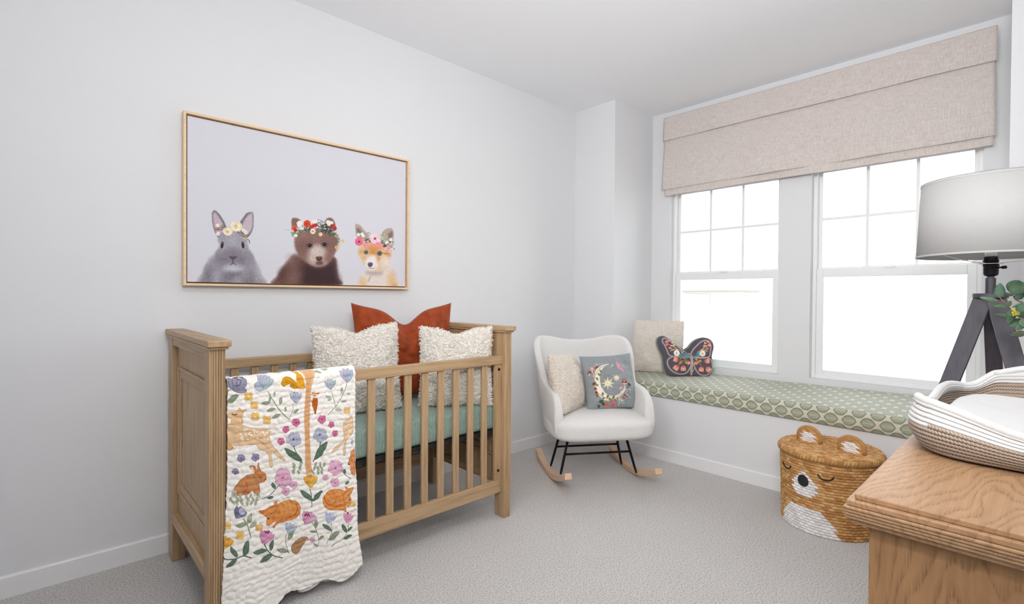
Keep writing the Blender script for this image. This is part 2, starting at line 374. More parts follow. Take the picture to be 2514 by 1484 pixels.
class Canvas:
    def __init__(s, w, h, col, xf=None):
        s.a = np.empty((h, w, 3), np.float32); s.a[:] = np.array(col)/255.0; s.w, s.h = w, h
        s.r = np.full((h, w), 0.5, np.float32)       # relief
        s.xf = xf or (lambda p: p)
    def T(s, pts): return np.array([s.xf(p) for p in pts], float)
    def _win(s, q, m):
        x0 = int(max(0, q[:, 0].min()-m)); x1 = int(min(s.w, q[:, 0].max()+m+1)); y0 = int(max(0, q[:, 1].min()-m)); y1 = int(min(s.h, q[:, 1].max()+m+1))
        return x0, x1, y0, y1
    def _put(s, x0, x1, y0, y1, mask, col, relief=0):
        c = np.array(col)/255.0
        s.a[y0:y1, x0:x1] += (c - s.a[y0:y1, x0:x1])*mask[..., None]
        if relief: s.r[y0:y1, x0:x1] += mask*relief
    def segd(s, q, X, Y, closed):
        d = np.full(X.shape, 1e9); n = len(q)
        for i in range(n if closed else n-1):
            a = q[i]; b = q[(i+1) % n]; v = b-a; L = v@v+1e-9
            t = np.clip(((X-a[0])*v[0]+(Y-a[1])*v[1])/L, 0, 1)
            d = np.minimum(d, (X-a[0]-t*v[0])**2+(Y-a[1]-t*v[1])**2)
        return np.sqrt(d)
    def poly(s, pts, col, alpha=1.0, soft=1.0, smooth=True, relief=0.0, raw=False, n=6):
        q = np.array(pts, float) if raw else s.T(pts)
        if smooth: q = catmull(q, n)
        x0, x1, y0, y1 = s._win(q, soft*2+2)
        if x1 <= x0 or y1 <= y0: return
        X, Y = np.meshgrid(np.arange(x0, x1)+.5, np.arange(y0, y1)+.5)
        ins = np.zeros(X.shape, bool); m = len(q)
        for i in range(m):
            ax, ay = q[i]; bx, by = q[(i+1) % m]
            if ay == by: continue
            c = ((ay > Y) != (by > Y)) & (X < (bx-ax)*(Y-ay)/(by-ay)+ax); ins ^= c
        d = s.segd(q, X, Y, True); sd = np.where(ins, d, -d)
        s._put(x0, x1, y0, y1, np.clip(sd/soft*0.5+0.5, 0, 1)*alpha, col, relief)
    def line(s, pts, w, col, alpha=1.0, closed=False, smooth=True, relief=0.0, soft=1.0, raw=False, dash=None):
        q = np.array(pts, float) if raw else s.T(pts)
        if smooth and len(q) > 2: q = catmull(q, 6, closed)
        if dash:
            seg = np.vstack([q, q[:1]]) if closed else q
            L = np.r_[0, np.cumsum(np.hypot(*np.diff(seg, axis=0).T))]
            k = 0.0
            while k < L[-1]:
                a = np.array([np.interp(k, L, seg[:, 0]), np.interp(k, L, seg[:, 1])]); e = min(k+dash*0.55, L[-1])
                b = np.array([np.interp(e, L, seg[:, 0]), np.interp(e, L, seg[:, 1])])
                s.line([a, b], w, col, alpha, smooth=False, relief=relief, soft=soft, raw=True); k += dash
            return
        x0, x1, y0, y1 = s._win(q, w+2)
        if x1 <= x0 or y1 <= y0: return
        X, Y = np.meshgrid(np.arange(x0, x1)+.5, np.arange(y0, y1)+.5)
        d = s.segd(q, X, Y, closed)
        s._put(x0, x1, y0, y1, np.clip((w/2-d)/soft+0.5, 0, 1)*alpha, col, relief)
    def ell(s, c, rx, ry, col, ang=0.0, **k):
        a = math.radians(ang)
        s.poly([(c[0]+rx*math.cos(t)*math.cos(a)-ry*math.sin(t)*math.sin(a), c[1]+rx*math.cos(t)*math.sin(a)+ry*math.sin(t)*math.cos(a)) for t in np.linspace(0, 2*PI, 12, endpoint=False)], col, n=2, **k)
    def fur(s, pts, n, length, dirfn, lo=0.75, hi=1.25, alpha=0.6, width=1, wob=0.35, bend=0.0):
        """hair strokes that carry the colour they start on"""
        q = catmull(s.T(pts)); x0, x1, y0, y1 = s._win(q, 0)
        px = rng.uniform(x0, x1, n*2); py = rng.uniform(y0, y1, n*2)
        ins = np.zeros(px.shape, bool); m = len(q)
        for i in range(m):
            ax, ay = q[i]; bx, by = q[(i+1) % m]
            if ay == by: continue
            ins ^= ((ay > py) != (by > py)) & (px < (bx-ax)*(py-ay)/(by-ay)+ax)
        px, py = px[ins], py[ins]; k = len(px)
        src = s.a[py.astype(int) % s.h, px.astype(int) % s.w].copy()*rng.uniform(lo, hi, (k, 1)).astype(np.float32)
        ang = dirfn(px, py) + rng.normal(0, wob, k)
        L = length*rng.uniform(0.5, 1.3, k)
        st = max(4, int(length*1.3)+1)
        for j in range(st):
            f = j/(st-1); aa = ang+bend*f
            xx = (px+np.cos(aa)*L*f).astype(int); yy = (py+np.sin(aa)*L*f).astype(int)
            ok = (xx >= 0) & (xx < s.w-1) & (yy >= 0) & (yy < s.h-1)
            al = alpha*(1-f*0.6)
            for dx in range(width):
                s.a[yy[ok], xx[ok]+dx] = s.a[yy[ok], xx[ok]+dx]*(1-al)+src[ok]*al

def zoomed(ox, oy, sc, plane):
    """coordinates measured in an enlarged survey view -> coordinates of the flat thing's own surface"""
    return lambda p: plane(ox+p[0]/sc, oy+p[1]/sc)

# ---- art print (surface in metres: x along the wall, z up)
AX0, AX1, AZ0, AZ1, APX = 0.4935, 1.6435, 1.2395, 2.0045, 1300
def art_plane(u, v):
    p = aty(u, v, 2.718); return ((p.x-AX0)*APX, (AZ1-p.z)*APX)
art = Canvas(int((AX1-AX0)*APX), int((AZ1-AZ0)*APX), (212, 212, 220))
def flower(c, x, y, r, col, core, n=9, pet=0.36, sq=1.0, ang=0, **k):
    for i in range(n):
        a = 2*PI*i/n+ang
        c.ell((x+math.cos(a)*r*0.6, y+math.sin(a)*r*0.6*sq), r*0.45, r*pet*0.6, tuple(min(255, z+random.randint(-14, 14)) for z in col), math.degrees(a), soft=1, **k)
    c.ell((x, y), r*0.26, r*0.26*sq, core, **k)
def radial(cx, cy, add=0.0): return lambda x, y: np.arctan2(y-cy, x-cx)+add
def spot(c, x, y, r, col, n, sd=0.5):
    for i in range(n):
        a = random.uniform(0, 2*PI); q = r*random.uniform(0, 1)**0.5
        rr = random.uniform(0.5, 1.2)*r*0.12
        c.ell((x+q*math.cos(a), y+q*math.sin(a)*0.8), rr*1.6, rr*0.8, tuple(max(0, min(255, z+random.randint(-25, 25))) for z in col), random.uniform(0, 180), soft=1)
# rabbit
art.xf = zoomed(480, 500, 7.065, art_plane)
body = [(120, 1400), (150, 1200), (230, 1000), (330, 930), (640, 1060), (960, 950), (1060, 1080), (1130, 1250), (1150, 1400)]
art.poly(body, (152, 148, 158), 1, 16)
for p in ((240, 1250, 60, 150), (640, 1230, 120, 90), (980, 1270, 60, 100), (450, 1330, 60, 60), (830, 1340, 70, 50)): art.ell(p[:2], p[2], p[3], (112, 108, 118), soft=30, alpha=0.8)
for p in ((380, 1290, 50, 90), (730, 1330, 40, 60), (1060, 1180, 40, 120)): art.ell(p[:2], p[2], p[3], (190, 187, 196), soft=30, alpha=0.7)
c0 = art.T([(640, 1000)])[0]; art.fur(body, 16000, 17, radial(c0[0], c0[1]-90), 0.72, 1.25, 0.55)
earL = [(285, 200), (300, 145), (335, 128), (380, 150), (450, 240), (520, 370), (560, 520), (480, 640), (400, 600), (330, 480), (295, 340)]
earR = [(960, 155), (990, 170), (1003, 240), (1000, 400), (960, 520), (880, 600), (790, 560), (770, 350), (820, 260), (880, 180)]
for e in (earL, earR): art.poly(e, (118, 112, 120), 1, 2)
art.poly([(305, 210), (330, 165), (370, 185), (430, 270), (490, 400), (470, 540), (400, 560), (330, 430)], (196, 176, 186), 1, 6)
art.poly([(955, 180), (982, 210), (985, 380), (950, 490), (870, 560), (810, 480), (820, 350), (880, 240)], (200, 184, 194), 1, 6)
art.fur(earL, 2500, 10, lambda x, y: np.full(x.shape, -1.9), 0.8, 1.15); art.fur(earR, 2500, 10, lambda x, y: np.full(x.shape, -1.2), 0.8, 1.15)
head = [(400, 600), (440, 540), (560, 500), (680, 480), (800, 520), (880, 600), (890, 700), (920, 800), (990, 900), (1000, 1000), (930, 1090), (800, 1130), (640, 1140), (480, 1120), (380, 1060), (340, 960), (360, 850), (430, 740), (400, 660)]
art.poly(head, (158, 155, 166), 1, 8)
art.ell((650, 660), 90, 160, (172, 170, 180), soft=30, alpha=0.8)
art.ell((500, 960), 130, 90, (116, 110, 120), soft=36, alpha=0.85); art.ell((790, 960), 120, 90, (116, 108, 120), soft=36, alpha=0.85)
art.ell((640, 850), 80, 60, (120, 112, 124), soft=26, alpha=0.8); art.ell((900, 950), 60, 90, (150, 144, 156), soft=30, alpha=0.8)
art.poly([(480, 1130), (560, 1060), (640, 1040), (730, 1060), (830, 1120), (700, 1170), (560, 1160)], (198, 195, 206), 0.9, 18)
c0 = art.T([(650, 860)])[0]; art.fur(head, 12000, 13, radial(c0[0], c0[1]), 0.75, 1.22, 0.5)
for ex in (462, 822):
    art.ell((ex, 722), 34, 72, (186, 182, 192), ang=-6, soft=6, alpha=0.7); art.ell((ex, 720), 24, 62, (44, 36, 46), ang=(6 if ex < 600 else -8), soft=3); art.ell((ex-4, 690), 6, 14, (120, 116, 130), soft=3)
art.line([(590, 922), (620, 950), (648, 962), (680, 948), (708, 920)], 5, (70, 52, 60)); art.poly([(600, 920), (650, 915), (700, 920), (650, 962)], (92, 74, 84), 0.8, 3)
art.line([(648, 962), (648, 1030)], 4, (70, 52, 60)); art.line([(600, 1062), (650, 1040), (700, 1060)], 4, (84, 70, 80))
def rose(c, x, y, r, base=(238, 226, 196), ang=0):
    for i, (k, f) in enumerate(((1.0, 0.96), (0.85, 1.02), (0.66, 0.95), (0.5, 1.03), (0.34, 0.9), (0.2, 0.8))):
        a = i*1.9+ang
        c.ell((x+math.cos(a)*r*0.16*(i > 0), y+math.sin(a)*r*0.14*(i > 0)), r*k, r*k*0.8, tuple(min(255, z*f) for z in base), math.degrees(a)*0.3, soft=2)
        c.line([(x+r*k*0.7*math.cos(a+t), y+r*k*0.55*math.sin(a+t)) for t in (0, .5, 1, 1.5)], 2.5, (214, 190, 130), 0.7)
spot(art, 410, 430, 70, (120, 74, 56), 26); spot(art, 470, 400, 50, (92, 116, 84), 18); spot(art, 780, 500, 60, (134, 84, 62), 22); spot(art, 620, 420, 40, (110, 80, 62), 10)
for p in ((385, 380), (390, 525), (875, 500), (830, 465)): flower(art, p[0], p[1], 34, (236, 232, 222), (206, 184, 110), 6, 0.6)
rose(art, 560, 480, 88); rose(art, 712, 395, 108, ang=1)
art.line([(800, 550), (880, 610), (930, 640), (935, 690)], 4, (84, 70, 44)); art.ell((850, 605), 50, 14, (196, 186, 140), 20, soft=3)
# bear
art.xf = zoomed(670, 520, 7.81, art_plane)
body = [(70, 1400), (110, 1220), (200, 1060), (330, 900), (440, 820), (800, 900), (1150, 860), (1200, 1020), (1235, 1250), (1245, 1400)]
art.poly(body, (112, 82, 76), 1, 12)
art.poly([(620, 960), (900, 1020), (1150, 940), (1200, 1120), (1230, 1400), (560, 1400), (560, 1150)], (62, 44, 46), 0.95, 36)
art.ell((220, 1200), 90, 110, (84, 56, 52), soft=30, alpha=0.8); art.ell((400, 1260), 110, 120, (134, 102, 94), soft=40, alpha=0.7)
art.ell((340, 900), 60, 70, (160, 134, 128), soft=30, alpha=0.5)
c0 = art.T([(760, 700)])[0]; art.fur(body, 17000, 20, radial(*c0), 0.65, 1.3, 0.55)
for e in ([(362, 160), (400, 132), (480, 145), (530, 190), (500, 300), (380, 300), (358, 230)], [(1010, 170), (1060, 130), (1120, 132), (1170, 180), (1200, 280), (1190, 360), (1060, 330), (1000, 250)]):
    art.poly(e, (134, 106, 100), 1, 5); art.fur(e, 1600, 10, lambda x, y: np.full(x.shape, -1.57), 0.7, 1.2)
head = [(440, 480), (520, 380), (680, 340), (860, 330), (1040, 370), (1180, 450), (1235, 560), (1210, 720), (1150, 860), (1060, 980), (900, 1040), (760, 1020), (620, 950), (510, 840), (440, 700), (425, 580)]
art.poly(head, (136, 106, 98), 1, 8)
art.ell((590, 600), 110, 110, (116, 84, 76), soft=40, alpha=0.7); art.ell((1100, 620), 100, 120, (124, 92, 84), soft=40, alpha=0.7)
art.ell((600, 760), 110, 80, (122, 92, 84), soft=40, alpha=0.6); art.ell((560, 480), 80, 60, (160, 132, 124), soft=40, alpha=0.5)
art.poly([(760, 690), (870, 670), (960, 700), (1000, 790), (960, 900), (1010, 980), (900, 1030), (770, 1010), (680, 920), (700, 790)], (196, 178, 170), 0.95, 22)
art.ell((850, 740), 80, 70, (216, 204, 200), soft=30, alpha=0.7)
c0 = art.T([(860, 760)])[0]; art.fur(head, 14000, 12, radial(*c0), 0.74, 1.24, 0.5)
art.poly([(830, 960), (900, 940), (960, 960), (950, 1015), (890, 1025), (830, 1010)], (92, 62, 56), 0.85, 10)
art.poly([(822, 880), (850, 862), (920, 860), (944, 880), (930, 930), (880, 950), (838, 925)], (84, 56, 54), 1, 4); art.ell((885, 880), 36, 10, (132, 104, 104), soft=4, alpha=0.7)
for e in ((706, 640), (987, 622)):
    art.ell(e, 56, 52, (84, 60, 54), soft=12, alpha=0.8); art.ell(e, 36, 38, (38, 32, 44), soft=3); art.ell((e[0]-8, e[1]-8), 9, 8, (120, 124, 150), soft=3)
    art.line([(e[0]-46, e[1]-28), (e[0], e[1]-50), (e[0]+44, e[1]-22)], 4, (176, 150, 146), 0.8)
for x, y, r, col, n in ((450, 400, 100, (104, 128, 92), 46), (560, 330, 90, (112, 132, 98), 40), (690, 320, 90, (70, 84, 76), 44), (880, 270, 90, (90, 100, 96), 40), (1020, 330, 110, (58, 64, 66), 60), (1130, 400, 90, (80, 96, 80), 44), (1210, 500, 70, (92, 112, 88), 30), (1240, 580, 50, (84, 104, 84), 18), (960, 220, 60, (120, 122, 130), 24), (400, 450, 60, (150, 164, 142), 20)): spot(art, x, y, r, col, n)
for i in range(70):
    x = random.uniform(380, 1240); y = 300+((x-800)/420)**2*130+random.uniform(-70, 60)
    art.line([(x, y), (x+random.uniform(-40, 40), y+random.uniform(-40, 30))], 2, random.choice([(88, 112, 82), (128, 148, 112), (60, 70, 66)]), 0.8)
art.line([(250, 350), (360, 348)], 2, (140, 150, 130)); art.line([(850, 155), (900, 160), (960, 200)], 3, (70, 80, 84)); art.line([(1180, 480), (1290, 545), (1340, 570)], 4, (110, 128, 84))
for x, y, r in ((520, 220, 62), (505, 260, 50), (800, 190, 44), (1080, 215, 66), (1120, 200, 46), (560, 330, 36), (440, 460, 40)): 
    for k in range(4): flower(art, x+random.uniform(-r, r)*0.5, y+random.uniform(-r, r)*0.4, r*0.6, (236, 230, 218), (224, 206, 150), 8, 0.5)
flower(art, 655, 230, 66, (214, 62, 42), (90, 90, 50), 13, 0.6); flower(art, 400, 310, 46, (216, 84, 58), (200, 70, 40), 8, 0.7)
for p in ((740, 300), (820, 260), (775, 270), (1135, 270), (1190, 320), (430, 355)): flower(art, p[0], p[1], 34, (190, 44, 44), (150, 30, 34), 6, 0.8)
flower(art, 765, 375, 56, (232, 218, 184), (150, 110, 60), 10, 0.45); flower(art, 912, 435, 40, (224, 210, 160), (220, 200, 140), 7, 0.5)
flower(art, 1340, 565, 36, (220, 196, 140), (196, 160, 80), 7, 0.6); flower(art, 1218, 682, 34, (222, 176, 84), (190, 130, 50), 7, 0.6); flower(art, 1220, 460, 36, (196, 142, 128), (170, 110, 90), 7, 0.6)
# fox
art.xf = zoomed(850, 530, 8.02, art_plane)
body = [(285, 1400), (300, 1250), (360, 1110), (480, 1060), (680, 1080), (830, 1020), (910, 1130), (970, 1260), (1010, 1400)]
art.poly(body, (226, 216, 208), 1, 10)
art.ell((330, 1330), 60, 110, (216, 172, 112), soft=30, alpha=0.8); art.ell((890, 1250), 70, 150, (218, 170, 112), soft=34, alpha=0.8); art.ell((950, 1370), 50, 50, (206, 150, 90), soft=20, alpha=0.8)
art.ell((560, 1110), 150, 36, (156, 138, 134), soft=20, alpha=0.8); art.line([(480, 1180), (440, 1270)], 8, (150, 140, 138), 0.7, soft=5)
c0 = art.T([(600, 700)])[0]; art.fur(body, 9000, 16, radial(*c0), 0.86, 1.12, 0.5)
for e, inn in (([(178, 175), (220, 170), (280, 205), (350, 290), (440, 400), (420, 500), (250, 480), (195, 380), (180, 270)], [(205, 250), (270, 280), (330, 380), (300, 440), (220, 380)]),
          ([(700, 350), (760, 280), (840, 250), (900, 262), (930, 330), (930, 430), (900, 540), (740, 470)], [(820, 380), (880, 320), (910, 340), (900, 420), (850, 460)])):
    art.poly(e, (180, 164, 152), 1, 3); art.poly(inn, (118, 104, 106), 0.85, 8); art.fur(e, 1800, 10, lambda x, y: np.full(x.shape, -1.2), 0.8, 1.15)
head = [(235, 640), (260, 570), (380, 510), (540, 480), (720, 540), (860, 620), (890, 700), (860, 820), (850, 980), (760, 1060), (600, 1090), (450, 1070), (360, 980), (300, 880), (250, 760)]
art.poly(head, (224, 196, 166), 1, 8)
art.ell((540, 640), 170, 110, (210, 146, 84), soft=36, alpha=0.85); art.ell((530, 740), 60, 60, (204, 128, 62), soft=20, alpha=0.8)
art.ell((300, 720), 50, 44, (214, 156, 98), soft=16, alpha=0.8); art.ell((800, 760), 70, 36, (208, 144, 80), 20, soft=14, alpha=0.85); art.ell((620, 850), 36, 60, (206, 132, 76), soft=14, alpha=0.8)
art.ell((370, 830), 34, 40, (214, 160, 120), soft=14, alpha=0.7); art.ell((760, 930), 90, 90, (236, 230, 224), soft=30, alpha=0.8)
art.poly([(470, 800), (560, 800), (600, 900), (600, 1010), (500, 1060), (410, 1030), (380, 920)], (236, 232, 232), 0.95, 14)
c0 = art.T([(500, 900)])[0]; art.fur(head, 11000, 12, radial(*c0), 0.84, 1.13, 0.5)
for i in range(12): art.line([(640, 940+i*8), (820+random.randint(-20, 30), 900+i*20)], 1.2, (200, 188, 180), 0.7)
for e, k in (((388, 720), 1.0), ((655, 742), 1.15)):
    art.ell(e, 40*k, 38*k, (60, 52, 56), soft=4); art.ell((e[0]-2, e[1]+2), 29*k, 28*k, (110, 134, 140), soft=3); art.ell((e[0]-2, e[1]-2), 17*k, 17*k, (40, 44, 54), soft=2); art.ell((e[0]-10, e[1]-12), 6, 6, (220, 228, 236), soft=2)
art.line([(700, 730), (770, 745), (830, 740)], 8, (170, 112, 66), 0.7, soft=4)
art.poly([(425, 940), (460, 918), (510, 925), (520, 965), (490, 1008), (450, 1005), (425, 975)], (96, 82, 94), 1, 3); art.ell((470, 940), 26, 9, (140, 130, 142), soft=4, alpha=0.7)
art.line([(440, 1020), (480, 1036), (560, 1030)], 4, (120, 100, 96)); art.line([(600, 930), (560, 1000)], 3, (206, 196, 192), 0.6)
for x, y, r, col, n in ((420, 500, 70, (60, 74, 54), 34), (430, 360, 50, (150, 160, 124), 22), (300, 400, 50, (206, 208, 190), 20), (740, 540, 90, (54, 62, 50), 44), (740, 420, 80, (166, 172, 128), 36), (870, 540, 70, (80, 92, 70), 28), (880, 600, 40, (56, 58, 50), 16), (920, 500, 40, (190, 196, 170), 14)): spot(art, x, y, r, col, n)
for i in range(26):
    x = random.uniform(640, 950); y = random.uniform(350, 600); art.line([(x, y), (x+random.uniform(-30, 30), y+random.uniform(-40, 20))], 2, random.choice([(120, 134, 86), (220, 224, 200), (70, 80, 56)]), 0.8)
flower(art, 250, 510, 80, (226, 104, 142), (110, 60, 60), 12, 0.5); flower(art, 565, 450, 100, (240, 204, 220), (150, 96, 50), 11, 0.5)
for p in ((370, 570), (430, 580), (600, 560), (680, 590), (660, 560)): flower(art, p[0], p[1], 42, (232, 150, 170), (226, 130, 150), 6, 0.8)
for p in ((330, 390), (310, 360), (800, 520), (880, 470), (240, 370)): flower(art, p[0], p[1], 34, (240, 236, 232), (220, 214, 170), 5, 0.7)
for p in ((800, 690), (835, 640), (840, 580), (325, 475)): flower(art, p[0], p[1], 28, (234, 150, 180), (170, 50, 80), 6, 0.8)
art.line([(900, 600), (940, 650)], 3, (110, 120, 90)); art.ell((943, 655), 12, 12, (90, 100, 84))
M['art'] = image_mat('art_print', art.a, rough=0.75, sheen=0.0, bscale=900, bstr=0.05, bdist=0.0005).m

# ---- embroidered quilt (surface in metres: x along the rail, z up, front drop)
QX0, QX1, QZ0, QZ1, QPX = 0.44, 0.99, -0.02, 0.90, 2300
def quilt_plane(u, v):
    p = aty(u, v, 1.962); return ((p.x-QX0)*QPX, (QZ1-p.z)*QPX)
q = Canvas(int((QX1-QX0)*QPX), int((QZ1-QZ0)*QPX), (240, 236, 230))
GRN, SAGE, BLU, NAVY, PNK, DPK, OCH, MUS = (88, 110, 92), (140, 152, 128), (170, 178, 192), (52, 60, 92), (206, 158, 182), (176, 64, 110), (214, 160, 62), (226, 184, 110)
def outl(pts, col, stitch, w=3.0, alpha=1, rel=0.25):
    q.poly(pts, col, alpha, 2, relief=rel); q.line(pts, w, stitch, 0.9, closed=True, dash=7, relief=0.05)
def around(x, y, r, n=10, jit=0.12, ang=0, sq=1.0):
    a0 = math.radians(ang); o = []
    for i in range(n):
        t = 2*PI*i/n; rr = r*(1+random.uniform(-jit, jit)); px, py = rr*math.cos(t), rr*math.sin(t)*sq
        o.append((x+px*math.cos(a0)-py*math.sin(a0), y+px*math.sin(a0)+py*math.cos(a0)))
    return o
def blossom(x, y, r, col, core, n=5, st=None):
    st = st or tuple(int(z*0.8) for z in col)
    for i in range(n):
        a = 2*PI*i/n+0.4; outl(around(x+math.cos(a)*r*0.55, y+math.sin(a)*r*0.55, r*0.5, 7), col, st, 2.2)
    q.poly(around(x, y, r*0.4, 7), col, 1, 2)
    for i in range(6): q.ell((x+random.uniform(-1, 1)*r*0.16, y+random.uniform(-1, 1)*r*0.16), r*0.07, r*0.07, core)
def square4(x, y, r, col=MUS):
    for dx, dy in ((-1, -1), (1, -1), (1, 1), (-1, 1)): outl(around(x+dx*r*0.45, y+dy*r*0.45, r*0.55, 6), col, (196, 148, 70), 2)
    for dx, dy in ((0, -8), (6, 4), (-6, 4)): q.ell((x+dx, y+dy), 4, 4, (244, 236, 220))
def tulip(x, y, r, col, ang=-90, st=NAVY, n=4):
    a = math.radians(ang); ux, uy = math.cos(a), math.sin(a); vx, vy = -uy, ux
    for k in np.linspace(-1, 1, n):
        cx, cy = x+vx*k*r*0.42, y+vy*k*r*0.42
        bx, by = x-ux*r*0.7, y-uy*r*0.7; tx, ty = x+ux*r*(1.0-0.25*abs(k))+vx*k*r*0.75, y+uy*r*(1.0-0.25*abs(k))+vy*k*r*0.75
        w = r*0.3
        outl([(bx, by), (cx-vx*w, cy-vy*w), (tx-vx*w*0.5, ty-vy*w*0.5), (tx, ty), (tx+vx*w*0.5, ty+vy*w*0.5), (cx+vx*w, cy+vy*w)], tuple(min(255, int(z*(1+0.05*random.uniform(-1, 1)))) for z in col), st, 2.0)
        q.line([(bx, by), (tx, ty)], 1.8, (206, 208, 218), 0.8, dash=6)
def qleaf(x, y, l, ang, col=SAGE, w=0.34):
    a = math.radians(ang); ux, uy = math.cos(a), math.sin(a); vx, vy = -uy, ux
    outl([(x, y), (x+ux*l*.35+vx*l*w*.6, y+uy*l*.35+vy*l*w*.6), (x+ux*l, y+uy*l), (x+ux*l*.6-vx*l*w*.6, y+uy*l*.6-vy*l*w*.6)], col, tuple(int(z*0.75) for z in col), 2)
    q.line([(x, y), (x+ux*l*.9, y+uy*l*.9)], 1.8, tuple(min(255, z+50) for z in col), 0.8, dash=6)
def qstem(pts, w=7, col=SAGE): q.line(pts, w*0.9, col, 1, relief=0.2); q.line(pts, 1.8, tuple(int(z*0.7) for z in col), 0.8, dash=6)
q.xf = zoomed(540, 880, 4.946, quilt_plane)
# tree trunk, wide chain-stitched band
trunk = [(985, 140), (1160, 150), (1130, 270), (1105, 400), (1090, 700), (1090, 1000), (1110, 1380), (1040, 1385), (1030, 1000), (1020, 700), (1038, 400), (1040, 250)]
q.poly(trunk, (222, 178, 132), 1, 2, relief=0.25)
for f in np.linspace(0.08, 0.92, 6): q.line([(1040+(1160-1000)*f*0.75-20, 150), (1040+60*f, 330), (1038+54*f, 500), (1022+70*f, 700), (1030+62*f, 1000), (1040+70*f, 1380)], 3.4, random.choice([(196, 128, 84), (206, 146, 96), (182, 112, 74)]), 0.9, dash=7, relief=0.15)
for s_ in ((990, 150), (1000, 170)): q.line([s_, (1040, 280), (1045, 350)], 4, (206, 170, 130), 0.9, dash=7)
# blue flowers, top row
for dx, a in ((-50, -150), (40, -110), (110, -50)): outl(around(185+dx*0.7, 310+abs(dx)*0.1, 78, 9, 0.08, a, 0.7), (146, 142, 160), NAVY, 3)
outl(around(230, 380, 90, 9, 0.08, 10, 0.45), (140, 136, 156), NAVY, 3); q.line([(110, 300), (150, 370), (260, 300), (200, 250)], 4, NAVY, 0.9); q.line([(200, 245), (250, 235), (290, 245)], 9, NAVY, 0.9, dash=14)
qstem([(150, 370), (105, 400), (90, 440)]); qleaf(95, 540, 160, -35, (130, 144, 124), 0.4)
tulip(540, 320, 105, BLU, -75, (100, 108, 136), 5); outl(around(470, 350, 60, 8, 0.1, 40, 0.8), BLU, (100, 108, 136)); qstem([(585, 410), (640, 510), (740, 650), (835, 740)], 8)
for p in ((620, 470, 70, 120), (500, 545, 110, 0), (720, 560, 90, -70), (565, 635, 110, -10), (790, 650, 60, -80), (630, 720, 110, -20), (650, 460, 60, -70)): qleaf(p[0], p[1], p[2], p[3], SAGE)
tulip(920, 490, 80, BLU, -90, (90, 98, 130), 4); qstem([(890, 560), (880, 640), (840, 735)], 5); qleaf(890, 665, 80, -35)
tulip(1340, 330, 74, BLU, -95, (90, 98, 130), 4); qstem([(1350, 400), (1375, 480), (1400, 580)], 5); tulip(1545, 230, 95, BLU, -95, (90, 98, 130), 4)
qstem([(1540, 300), (1500, 420), (1420, 560), (1310, 690)], 7)
for p in ((1345, 480, 70, -160), (1470, 430, 80, -80), (1530, 425, 60, 10), (1470, 525, 70, 0), (1360, 500, 60, 170), (1400, 620, 80, 10), (1160, 165, 80, 20), (1250, 145, 80, 0), (730, 165, 80, 0)): qleaf(p[0], p[1], p[2], p[3], (158, 168, 150))
# squirrel
outl([(745, 300), (770, 255), (830, 240), (900, 270), (930, 330), (960, 360), (900, 370), (860, 350), (840, 310), (800, 330), (770, 345)], (206, 148, 24), (150, 100, 10), 4)
for k in range(5): q.line([(760+k*10, 300), (800+k*10, 265+k*6), (850+k*10, 290+k*8), (900, 345)], 4, (186, 126, 14), 0.8, dash=9)
outl([(890, 170), (920, 150), (960, 165), (975, 200), (1010, 250), (1025, 330), (1040, 360), (960, 370), (925, 330), (930, 260), (935, 200)], (222, 158, 48), (184, 120, 20), 3)
# woodpecker
outl([(1130, 490), (1180, 490), (1185, 560), (1170, 640), (1158, 680), (1135, 620), (1120, 550)], (178, 92, 20), (140, 66, 10), 4); q.poly(around(1158, 458, 28, 8), (236, 220, 200), 1, 2)
q.line([(1125, 425), (1150, 430), (1200, 428)], 14, (206, 116, 40), 0.95); q.line([(1100, 440), (1140, 452)], 6, (120, 60, 60)); q.ell((1148, 452), 7, 5, (40, 40, 50)); q.line([(1095, 500), (1110, 530)], 12, (200, 140, 140), 0.7)
for p in ((345, 465, 50), (415, 570, 46), (425, 710, 50), (570, 750, 50), (1545, 635, 40)): square4(*p)
for p in ((922, 780, 50), (800, 865, 42), (742, 1010, 44), (1238, 742, 50), (1350, 808, 38), (1393, 912, 38)): blossom(p[0], p[1], p[2], (204, 108, 146), (120, 30, 60))
blossom(897, 985, 88, (176, 178, 196), NAVY, 5, (120, 120, 150)); blossom(1218, 938, 88, (176, 178, 196), NAVY, 5, (120, 120, 150))
for p in ((255, 1215, 48), (430, 1205, 48), (190, 1378, 40)): blossom(p[0], p[1], p[2], (142, 136, 164), (60, 56, 84))
qstem([(890, 1060), (930, 1160), (1000, 1275)], 8, GRN); qleaf(990, 1260, 260, -140, GRN, 0.28); qstem([(1215, 1010), (1200, 1110), (1130, 1255)], 8, GRN); qleaf(1140, 1230, 270, -52, GRN, 0.26)
for x0 in (895, 960, 1130, 1190, 1235): 
    for k in range(3): qleaf(x0+k*8, 1410-k*46, 60, -60-random.uniform(0, 60), (150, 160, 136), 0.4)
